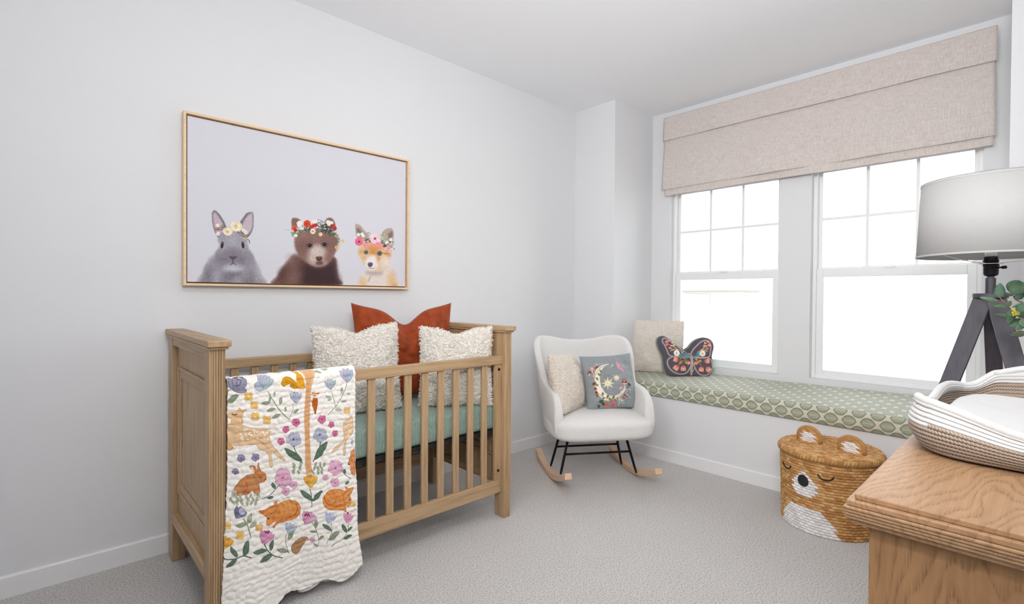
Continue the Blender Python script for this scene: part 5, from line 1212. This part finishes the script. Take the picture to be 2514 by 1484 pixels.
def ham_body():
    NST, ROWS, H, R0, R1 = 50, 27, 0.375, 0.212, 0.223
    nu, nv = NST*7, ROWS*6+1
    def cr(th, z): return None
    def par(i, j):
        t_ = i/nu; v_ = ROWS*j/(nv-1)*0.9999; return t_, v_
    def fn(i, j):
        t_, v_ = par(i, j); h, row, k = stitch(t_, v_, NST); z = H*v_/ROWS
        r = R0+(R1-R0)*z/H+0.0095*h; a = 2*PI*t_
        return (r*math.cos(a), r*math.sin(a), z)
    def col(i, j):
        t_, v_ = par(i, j); h, row, k = stitch(t_, v_, NST)
        a = ((k+0.5-(row % 2)*0.5)/NST); a = (a+0.5) % 1-0.5; s = a*2*PI*0.222; z = H*(row+0.5)/ROWS
        white = False
        if z < 0.128 and (s/0.155)**2+((z)/0.135)**2 < 1: white = True
        e = (z-0.237)/0.062; wd = 0.062*(1.0-0.25*e)
        if abs(e) < 1 and (s/wd)**2+e*e < 1: white = True
        return (WHT if white else TAN)[int(RND[row % 80][k % 200]*5.99) % (3 if white else 6)]
    grid_mesh('body', nu, nv, fn, M['weave'], ham, closed_u=True, colfn=col)
    # nose
    def onsurf(s, z, d=0.009): a = s/0.222; r = R0+(R1-R0)*z/H+d; return Vector((r*math.cos(a), r*math.sin(a), z))
    bm = bmesh.new(); ring = [bm.verts.new(onsurf(0.027*math.cos(t), 0.262+0.030*math.sin(t), 0.0085)) for t in np.linspace(0, 2*PI, 28, endpoint=False)]
    ring2 = [bm.verts.new(onsurf(0.025*math.cos(t), 0.262+0.028*math.sin(t), 0.012)) for t in np.linspace(0, 2*PI, 28, endpoint=False)]
    for i in range(28): bm.faces.new((ring[i], ring[(i+1) % 28], ring2[(i+1) % 28], ring2[i]))
    bm.faces.new(ring2); obj('nose', bm, M['black_thread'], ham, label='black oval nose')
    for sy in (-1, 1):
        bm = bmesh.new(); tube(bm, [onsurf(sy*0.100+0.032*math.cos(t), 0.318+0.026*math.sin(t), 0.010) for t in np.linspace(-PI*0.98, -PI*0.02, 14)], 0.0032, 8)
        obj('eye', bm, M['black_thread'], ham, smooth=True, label='black closed eyelid line')
    # lid
    lid_r, lz = 0.236, 0.402
    nr = 15
    def lf(i, j):
        t_ = i/360; v_ = nr*j/(nr*5)*0.9999; rad = lid_r*(1-v_/nr)+0.0
        N = max(6, int(rad*2*PI/0.028)); row = int(v_); N = max(6, int(lid_r*(1-(row+.5)/nr)*2*PI/0.021)); h, r_, k = stitch(t_, v_, N)
        return (rad*math.cos(2*PI*t_), rad*math.sin(2*PI*t_), lz+0.005*h-0.004*(j == 0))
    def lc(i, j):
        t_ = i/360; v_ = nr*j/(nr*5)*0.9999; row = int(v_); N = max(6, int(lid_r*(1-(row+.5)/nr)*2*PI/0.021)); h, r_, k = stitch(t_, v_, N)
        return TAN[int(RND[row+30][k % 200]*5.99)]
    lid = grid_mesh('lid', 360, nr*5+1, lf, M['weave'], ham, closed_u=True, colfn=lc)
    nt = 88
    def rf(i, j):      # wrapped rim with slanting turns
        t_ = i/(nt*6); z = lz-0.034*j/10; x = (t_*nt+(j/10)*0.5) % 1
        b = math.sin(PI*j/10)**0.5; r = lid_r-0.006+0.010*b+0.003*(math.sin(PI*x)**0.6)*b
        return (r*math.cos(2*PI*t_), r*math.sin(2*PI*t_), z)
    def rc(i, j):
        t_ = i/(nt*6); x = t_*nt+(j/10)*0.5; k = int(x); fx = x-k; tri = abs(fx-0.5)*2 < j/10
        return TAN[int(RND[60+(1 if tri else 0)][k % 200]*5.99)] if not tri else lin((158, 118, 68))
    grid_mesh('lid_rim', nt*6, 11, rf, M['weave'], lid, closed_u=True, colfn=rc)
    for sy in (-1, 1):
        # ear: half disc standing on the lid, facing forward
        cy = sy*0.108; w, h, th = 0.058, 0.078, 0.011
        nx, nz = 45, 50
        def ear_pt(a, b):   # a in -1..1 , b 0..1 ; outline narrows to a round top
            half = w*math.sqrt(max(0.0, 1-max(0.0, (b-0.35)/0.65)**2)); return a*half, b*h
        for side in (1, -1):
            pass
        def ef(i, j):
            a = 2*PI*i/96
            # closed band around the plate: front, edge, back
            s_ = j/40
            k = 1-abs(2*s_-1)           # 0 rim .. 1 at the middle of each face
            return None
        front = lambda sgn: grid_mesh('ear', nx, nz, lambda i, j: (lambda yz, st: (sgn*(th*math.sqrt(max(0.0, 1-abs(2*i/(nx-1)-1)**6))*(1 if j < nz-1 else 0.2)+0.0035*st[0]), cy+yz[0], lz-0.004+yz[1]))(ear_pt(2*i/(nx-1)-1, j/(nz-1)), stitch((2*i/(nx-1)-1)*0.5+0.5, 7*j/(nz-1)*0.999, 4)),
            M['weave'], ham, colfn=lambda i, j: (lambda st, a, b: (WHT if (sgn > 0 and abs(((st[2]+0.5-(st[1] % 2)*0.5)/4)*2-1) < 0.55 and 0.10 < b < 0.74) else TAN)[int(RND[st[1]+10+sy][st[2] % 200]*2.99)])(stitch((2*i/(nx-1)-1)*0.5+0.5, 7*j/(nz-1)*0.999, 4), 0, j/(nz-1)))
        e1 = front(1); e2 = front(-1)
        # join both faces into one ear
        bm = bmesh.new(); bm.from_mesh(e1.data); bm.from_mesh(e2.data); bmesh.ops.remove_doubles(bm, verts=bm.verts, dist=0.0001)
        bmesh.ops.recalc_face_normals(bm, faces=bm.faces); bm.to_mesh(e1.data); bm.free(); bpy.data.objects.remove(e2)
        bm = bmesh.new(); pts = []
        for t in np.linspace(0, PI, 24):
            pts.append((0, cy+(w+0.002)*math.cos(t), lz+0.35*h+(0.66*h)*math.sin(t)))
        pts = [(0, cy+w, lz-0.002)]+pts+[(0, cy-w, lz-0.002)]
        tube(bm, pts, 0.0105, 10); ee = obj('ear_edge', bm, plain('hyacinth_edge', lin((176, 132, 82)), 0.8, nscale=140, nstr=0.6, var=0.2), e1, smooth=True)
ham_body()

# ================================================================== DRESSER
DX0, DX1, DY0, DY1, DZ = 1.0, 2.62, -0.30, 0.235, 0.85
dr = thing('dresser', 'large oak dresser with a moulded top edge in the right foreground', 'dresser', (DX0, 0, 0))
def topprof(bm):
    # stepped edge: thin bead above, deep cove below
    for (o_, z0, z1) in ((0.014, DZ-0.010, DZ), (0.004, DZ-0.020, DZ-0.010), (0.0, DZ-0.0255, DZ-0.020), (0.001, DZ-0.031, DZ-0.0255), (0.0022, DZ-0.0365, DZ-0.031), (0.0036, DZ-0.042, DZ-0.0365), (0.009, DZ-0.050, DZ-0.042)):
        box(bm, 0+o_, DX1-DX0-o_, DY0, DY1-o_, z0, z1)
bm = bmesh.new(); topprof(bm); obj('dresser_top', bm, M['dresser_top'], dr, bevel=0.0022, seg=3)
obj('side_panel', B((0.030, 0.050, DY0+0.01, DY1-0.032, 0.0, DZ-0.050)), M['dresser_side'], dr, bevel=0.002)
obj('side_panel', B((DX1-DX0-0.05, DX1-DX0-0.03, DY0+0.01, DY1-0.032, 0.0, DZ-0.050)), M['dresser_side'], dr, bevel=0.002)
obj('back_panel', B((0.05, DX1-DX0-0.05, DY0+0.01, DY0+0.02, 0.03, DZ-0.05)), M['dresser_side'], dr)
for c in range(2):
    for r in range(3):
        x0 = 0.056+c*0.756; z0 = 0.08+r*0.24
        d = obj('drawer', B((x0, x0+0.745, DY1-0.052, DY1-0.028, z0, z0+0.232)), M['dresser_side'], dr, bevel=0.003)
        for kx in (0.2, 0.545):
            bm = bmesh.new(); lathe(bm, [(0.006, 0), (0.006, 0.012), (0.016, 0.02), (0.014, 0.028), (0.0, 0.03)], 20, cap1=False)
            obj('knob', bm, M['black_metal'], d, smooth=True, mat4=Matrix.Translation((x0+kx, DY1-0.029, z0+0.116)) @ Matrix.Rotation(-PI/2, 4, 'X'))
obj('plinth', B((0.05, DX1-DX0-0.05, DY0+0.03, DY1-0.05, 0.0, 0.08)), M['dresser_side'], dr)

# ================================================================== CHANGING BASKET
cbk = thing('changing_basket', 'white cotton rope changing basket with a jute braid lower half on the dresser', 'basket', (1.72, 0.0, DZ))
def basket():
    hx, hy = 0.365, 0.212; NP = 360
    t = NT('basket_rope'); tc = t.n('ShaderNodeTexCoord')
    def mkimg(nm, a, nc=False):
        h, w = a.shape[:2]; im = bpy.data.images.new(nm, w, h); px = np.ones((h, w, 4), np.float32); px[..., :3] = np.clip(a, 0, 1)
        if nc: im.colorspace_settings.name = 'Non-Color'
        im.pixels.foreach_set(px[::-1].ravel()); im.pack(); return im
    br = M['braid_img']
    i1 = t.n('ShaderNodeTexImage'); i1.image = mkimg('jute_braid', br.a); t.l(tc.outputs['UV'], i1.inputs[0])
    i2 = t.n('ShaderNodeTexImage'); i2.image = mkimg('jute_braid_relief', np.repeat(np.clip(br.r, 0, 1)[..., None], 3, 2), True); t.l(tc.outputs['UV'], i2.inputs[0])
    vc = t.n('ShaderNodeVertexColor', layer_name='tint'); sp = t.n('ShaderNodeSeparateColor'); t.l(vc.outputs[0], sp.inputs[0])
    n1 = t.noise(t.coords((1, 1, 3)), 90, 4, 0.7)
    br_c = t.mix(t.math('MULTIPLY', n1, 0.3), i1.outputs[0], lin((176, 160, 146)))
    wh = t.ramp(n1, [(0.3, (0.57, 0.565, 0.555)), (0.7, (0.64, 0.635, 0.63))])
    t.l(t.mix(sp.outputs[0], br_c, wh), t.p.inputs['Base Color']); t.p.inputs['Roughness'].default_value = 0.9; t.p.inputs['Specular IOR Level'].default_value = 0.2
    hgt = t.math('ADD', t.math('MULTIPLY', i2.outputs[0], t.math('SUBTRACT', 1.0, sp.outputs[0])), t.math('MULTIPLY', n1, 0.4)); t.bump(hgt, 0.5, 0.0015)
    M['basket_rope'] = t.m
    def plan(a, grow=0.0):
        c, s_ = math.cos(a), math.sin(a); e = 0.42
        return ((hx+grow)*abs(c)**e*(1 if c >= 0 else -1), (hy+grow)*abs(s_)**e*(1 if s_ >= 0 else -1))
    # equal steps along the rounded oblong
    A = np.linspace(0, 2*PI, 4001); Q = np.array([plan(a) for a in A]); Ls = np.r_[0, np.cumsum(np.hypot(*np.diff(Q, axis=0).T))]; per = Ls[-1]
    ang = np.interp(np.linspace(0, per, NP, endpoint=False), Ls, A)
    def rim(a):
        x, y = plan(a); x, y = x/hx, y/hy
        # ends dip near the hands and rise at the far handle; corners stay high
        z = 0.112
        if y > 0.5: z -= 0.030*min(1, (y-0.5)*3)*max(0, min(1, (x+0.75)/0.8))
        if x < -0.5: z += -0.050*math.exp(-(y/0.55)**2)*min(1, (-x-0.5)*4)+0.004
        if x > 0.5: z += (0.012*math.exp(-((y)/0.42)**2)-0.018*math.exp(-((abs(y)-0.72)/0.16)**2))*min(1, (x-0.5)*4)
        if abs(y) > 0.8: z += -0.018*math.exp(-((x+0.1)/0.5)**2)
        return z
    def bound(a):
        x, y = plan(a); x, y = x/hx, y/hy
        return 0.52-0.06*math.cos(3*a+0.8)+(-0.03 if x > 0 else 0.03)
    ROWS, per_row = 11, 7; nv = ROWS*per_row+1; T = 0.011
    def zof(a, v): return 0.004+(rim(a)-0.004)*v
    def outer(i, j):
        a = ang[i]; v = j/(nv-1); z = zof(a, v); bulge = 0.012*math.sin(PI*min(1, v*1.1))-0.014*(1-v)**3
        h = abs(math.sin(PI*v*ROWS))**0.55*0.0040; x, y = plan(a, bulge+h); return (x, y, z)
    def uvo(i, j): return (i/NP*round(per/0.0125), j/(nv-1)*ROWS)
    def colo(i, j): k = 1.0 if math.floor((j/(nv-1))*ROWS+0.001)+0.5 > bound(ang[i % NP])*ROWS else 0.0; return (k, k, k)
    body = grid_mesh('basket_wall', NP, nv, outer, M['basket_rope'], cbk, uvfn=uvo, closed_u=True, colfn=colo)
    def inner(i, j):
        a = ang[i]; v = j/(nv-1); z = zof(a, v); bulge = 0.012*math.sin(PI*min(1, v*1.1))-0.014*(1-v)**3
        h = abs(math.sin(PI*v*ROWS))**0.55*0.003; x, y = plan(a, bulge-T-h); return (x, y, z)
    grid_mesh('basket_lining', NP, nv, inner, M['basket_rope'], body, uvfn=uvo, closed_u=True, colfn=lambda i, j: (1.0,)*3 if j/(nv-1) > 0.74+0.05*math.sin(3*ang[i % NP]) else (0.0,)*3)
    bm = bmesh.new(); pts = [Vector((*plan(a, 0.0-T*0.35), rim(a)+0.003)) for a in ang]; n_ = 10; rings = []
    for k, p in enumerate(pts):
        d = (pts[(k+1) % NP]-pts[k-1]).normalized(); a_ = d.cross(Vector((0, 0, 1))).normalized(); b_ = a_.cross(d)
        rings.append([bm.verts.new(p+(a_*math.cos(t_)+b_*math.sin(t_))*0.0085) for t_ in [2*PI*q_/n_ for q_ in range(n_)]])
    for k in range(NP):
        for q_ in range(n_): bm.faces.new((rings[k][q_], rings[k][(q_+1) % n_], rings[(k+1) % NP][(q_+1) % n_], rings[(k+1) % NP][q_]))
    obj('rim_rope', bm, M['pad'], cbk, smooth=True)
    bm = bmesh.new(); vs = [bm.verts.new((*plan(a, -0.02), 0.006)) for a in ang[::3]]; bm.faces.new(vs); obj('basket_floor', bm, M['pad'], cbk)
    def padf(i, j):
        a = 2*PI*i/120; f = 1-j/24; x, y = plan(a, -0.030); th = 0.030
        edge = min(1.0, (1-f)*7); z = 0.012+th*(1-(1-edge)**2)**0.5 + 0.022*f**3*(1 if f < 1 else 0.9)+0.004*noise.noise(Vector((x*f*9, y*f*9, 0)))
        return (x*f, y*f, z)
    pd = grid_mesh('changing_pad', 120, 25, padf, M['pad'], None, closed_u=True)
    pd.location = cbk.location; tag(pd, 'white padded mat lying in the rope changing basket', 'mat')
    # leather-lined hand slot near the corner
    a = 2.62; x, y = -hx+0.085, hy-0.012
    obj('leather_tag', B((x-0.016, x+0.016, y-0.0045, y-0.002, 0.072, 0.104)), M['leather'], cbk, bevel=0.001)
    for s_ in (1,):
        x = hx-0.004
        bm = bmesh.new(); tube(bm, [(x-0.004, yy, 0.112+0.028*math.cos(yy/0.105*PI/2)) for yy in np.linspace(-0.105, 0.105, 17)], 0.009, 10); obj('handle', bm, M['pad'], cbk, smooth=True)
basket()

# ================================================================== TRIPOD LAMP
LX, LY = 2.36, 0.133
lamp = thing('tripod_lamp', 'table lamp with white drum shade on charcoal tripod legs on the dresser', 'lamp', (LX, LY, DZ))
bm = bmesh.new(); lathe(bm, [(0.0445, 0.340), (0.0455, 0.342), (0.0455, 0.353), (0.044, 0.355)], 40); obj('tripod_plate', bm, M['lamp_wood'], lamp)
for az in (356, 128, 224):
    a = R_(az); ux, uy = math.cos(a), math.sin(a); w = 0.023; th = 0.007
    bm = bmesh.new(); top = Vector((ux*0.020, uy*0.020, 0.342)); bot = Vector((ux*0.135, uy*0.135, 0.0)); d = (bot-top).normalized(); s_ = Vector((-uy, ux, 0)); s_ = s_ if az == 356 else (s_*0.35+Vector((0, -1 if az < 180 else -1, 0))).normalized(); w = 0.022 if az == 356 else 0.026; n_ = d.cross(s_).normalized()
    vs = []
    for p in (top, bot):
        for a1, a2 in ((-1, -1), (1, -1), (1, 1), (-1, 1)): vs.append(bm.verts.new(p+s_*w*a1+n_*th*a2))
    for v_ in vs[4:]: v_.co.z = 0.0
    for v_ in vs[:4]: v_.co.z = 0.341
    for f in ((0, 1, 2, 3), (7, 6, 5, 4), (0, 4, 5, 1), (1, 5, 6, 2), (2, 6, 7, 3), (3, 7, 4, 0)): bm.faces.new([vs[k] for k in f])
    obj('leg', bm, M['lamp_wood'], lamp, bevel=0.0015)
bm = bmesh.new(); lathe(bm, [(0.0135, 0.353), (0.0135, 0.408), (0.009, 0.409), (0.009, 0.414)], 28); obj('stem', bm, M['lamp_wood'], lamp, smooth=False)
bm = bmesh.new(); lathe(bm, [(0.010, 0.413), (0.018, 0.417), (0.020, 0.424), (0.020, 0.446), (0.0215, 0.447), (0.0215, 0.453), (0.0195, 0.455), (0.0195, 0.462), (0.021, 0.463), (0.021, 0.467), (0.018, 0.470), (0.018, 0.480), (0.0, 0.480)], 32, cap1=False)
sk = obj('socket', bm, M['black_metal'], lamp, smooth=True)
bm = bmesh.new(); tube(bm, [(-0.012, -0.016, 0.442), (-0.026, -0.030, 0.442)], 0.0028, 8); tube(bm, [(-0.026, -0.030, 0.442), (-0.034, -0.037, 0.442)], 0.0055, 10); obj('switch_knob', bm, M['black_metal'], sk)
bm = bmesh.new(); lathe(bm, [(0.014, 0.480), (0.016, 0.492), (0.024, 0.515), (0.031, 0.530), (0.031, 0.545), (0.024, 0.56), (0.0, 0.566)], 28); obj('bulb', bm, M['white_plastic'], lamp, smooth=True)
SZ0, SZ1, SR0, SR1 = 0.482, 0.738, 0.200, 0.189
bm = bmesh.new(); lathe(bm, [(SR0, SZ0), (SR1, SZ1)], 96, cap0=False, cap1=False); sh = obj('lamp_shade', bm, M['lampshade'], lamp, smooth=True)
s_ = sh.modifiers.new('thickness', 'SOLIDIFY'); s_.thickness = 0.0015
for r_, z in ((SR0, SZ0), (SR1, SZ1)):
    bm = bmesh.new(); lathe(bm, [(r_+0.0012, z), (r_+0.0016, z+0.003), (r_+0.0012, z+0.006 if z < .6 else z-0.006)], 96, cap0=False, cap1=False); obj('rim_band', bm, M['lampshade'], sh, smooth=True)
for k in range(3):
    bm = bmesh.new(); a = R_(k*120+25); tube(bm, [(0.021*math.cos(a), 0.021*math.sin(a), 0.458), (SR0*0.55*math.cos(a), SR0*0.55*math.sin(a), 0.466), (SR0*math.cos(a), SR0*math.sin(a), SZ0+0.003)], 0.0013, 6); obj('spider_wire', bm, M['white_metal'], lamp)
bm = bmesh.new()
lathe(bm, [(0.019, 0.4555), (0.031, 0.4555), (0.031, 0.4575), (0.019, 0.4575), (0.019, 0.4555)], 28, cap0=False, cap1=False); obj('mounting_ring', bm, M['white_metal'], lamp)

# ================================================================== EUCALYPTUS IN A GLASS VASE
vx, vy = 2.17, -0.022
vs_ = thing('glass_vase', 'clear glass vase behind the changing basket holding eucalyptus', 'vase', (vx, vy, DZ))
bm = bmesh.new(); lathe(bm, [(0.0, 0.0), (0.062, 0.0), (0.068, 0.006), (0.068, 0.13), (0.052, 0.158), (0.050, 0.18), (0.047, 0.18), (0.049, 0.157), (0.064, 0.13), (0.064, 0.010), (0.0, 0.008)], 40, cap0=False, cap1=False); obj('vase_body', bm, M['glass'], vs_, smooth=True)
bm = bmesh.new(); lathe(bm, [(0.0, 0.011), (0.063, 0.011), (0.063, 0.10), (0.0, 0.10)], 32, cap0=False, cap1=False)
ev = thing('eucalyptus_branches', 'green eucalyptus sprigs with yellow blossoms standing in the glass vase', 'plant', (vx, vy, DZ+0.02))
eo = Vector((vx, vy, DZ+0.02))
def zp(x, y, X): return atx(2380+x/5.3, 660+y/5.3, X)-eo
stems = [([(345, 320), (400, 380), (440, 430), (520, 510), (610, 590), (700, 650), (800, 800)], 2.10), ([(575, 350), (590, 390), (650, 430), (700, 450), (820, 640)], 2.13), ([(560, 840), (640, 830), (760, 850), (860, 900)], 2.08), ([(520, 700), (600, 620), (700, 640), (840, 780)], 2.12), ([(700, 200), (760, 330), (860, 600)], 2.2)]
for pts, X in stems:
    P = [zp(x, y, X) for x, y in pts]+[Vector((0.0, 0.01, 0.12)), Vector((0.01, 0, 0.0))]
    P = [Vector(p) for p in catmull([tuple(p) for p in P], 4, False)]
    bm = bmesh.new(); tube(bm, P, 0.0016, 7); obj('stem', bm, M['stem'], ev, smooth=True)
leaves = [((385, 375), (400, 185), .5, 0), ((575, 345), (365, 325), .34, .3), ((580, 340), (645, 150), .95, .2), ((372, 420), (130, 375), .34, 0), ((470, 492), (300, 485), .36, -.2), ((470, 495), (540, 420), .5, .4), ((570, 637), (328, 595), .26, .1), ((580, 600), (500, 545), .7, -.3), ((570, 600), (515, 725), .6, .5), ((690, 655), (525, 750), .6, -.2),
          ((720, 720), (600, 800), .6, .2), ((720, 835), (530, 872), .42, 0), ((720, 450), (555, 502), .34, .2), ((720, 450), (640, 560), .7, -.4), ((610, 400), (700, 300), .7, .1), ((720, 620), (640, 520), .8, .3), ((700, 290), (760, 180), .7, 0), ((740, 500), (860, 430), .6, .2), ((760, 660), (900, 600), .6, 0), ((740, 760), (880, 800), .6, -.2), ((700, 560), (800, 500), .7, .2), ((720, 650), (690, 760), .7, .4), ((760, 330), (880, 300), .6, .1)]
for n_, (a, b, wf, tw) in enumerate(leaves):
    X = 2.10+0.03*math.sin(n_*2.3); pa, pb = zp(*a, X), zp(*b, X+0.03*math.cos(n_*1.7)); d = pb-pa; L = d.length; d.normalize()
    view = (eo+pa-Vector((0, 0, CAM_H))).normalized(); s_ = d.cross(view).normalized(); nn = s_.cross(d).normalized(); s_ = (s_*math.cos(tw)+nn*math.sin(tw)).normalized(); nn = s_.cross(d)
    bm = bmesh.new(); rows = []
    for k in range(11):
        f = k/10; hw = L*wf*0.5*math.sin(PI*min(1, f**0.8))**0.65 if 0 < f < 1 else 0.0006
        c = pa+d*L*f+nn*(0.05*L*math.sin(PI*f))
        rows.append([bm.verts.new(c+s_*hw*q_+nn*(0.10*hw*abs(q_)*2)) for q_ in (-1, -.5, 0, .5, 1)])
    for k in range(10):
        for m_ in range(4): bm.faces.new((rows[k][m_], rows[k][m_+1], rows[k+1][m_+1], rows[k+1][m_]))
    o = obj('leaf', bm, M['leaf'], ev, smooth=True); sm = o.modifiers.new('thickness', 'SOLIDIFY'); sm.thickness = 0.0006
bm = bmesh.new()
for k in range(26):
    c = zp(600+random.uniform(-45, 55), 572+random.uniform(-45, 40), 2.085+random.uniform(-.006, .006)); bmesh.ops.create_icosphere(bm, subdivisions=1, radius=0.0022, matrix=Matrix.Translation(c))
    tube(bm, [c, zp(610, 600, 2.085)], 0.0004, 4)
obj('blossom', bm, M['yellow'], ev)
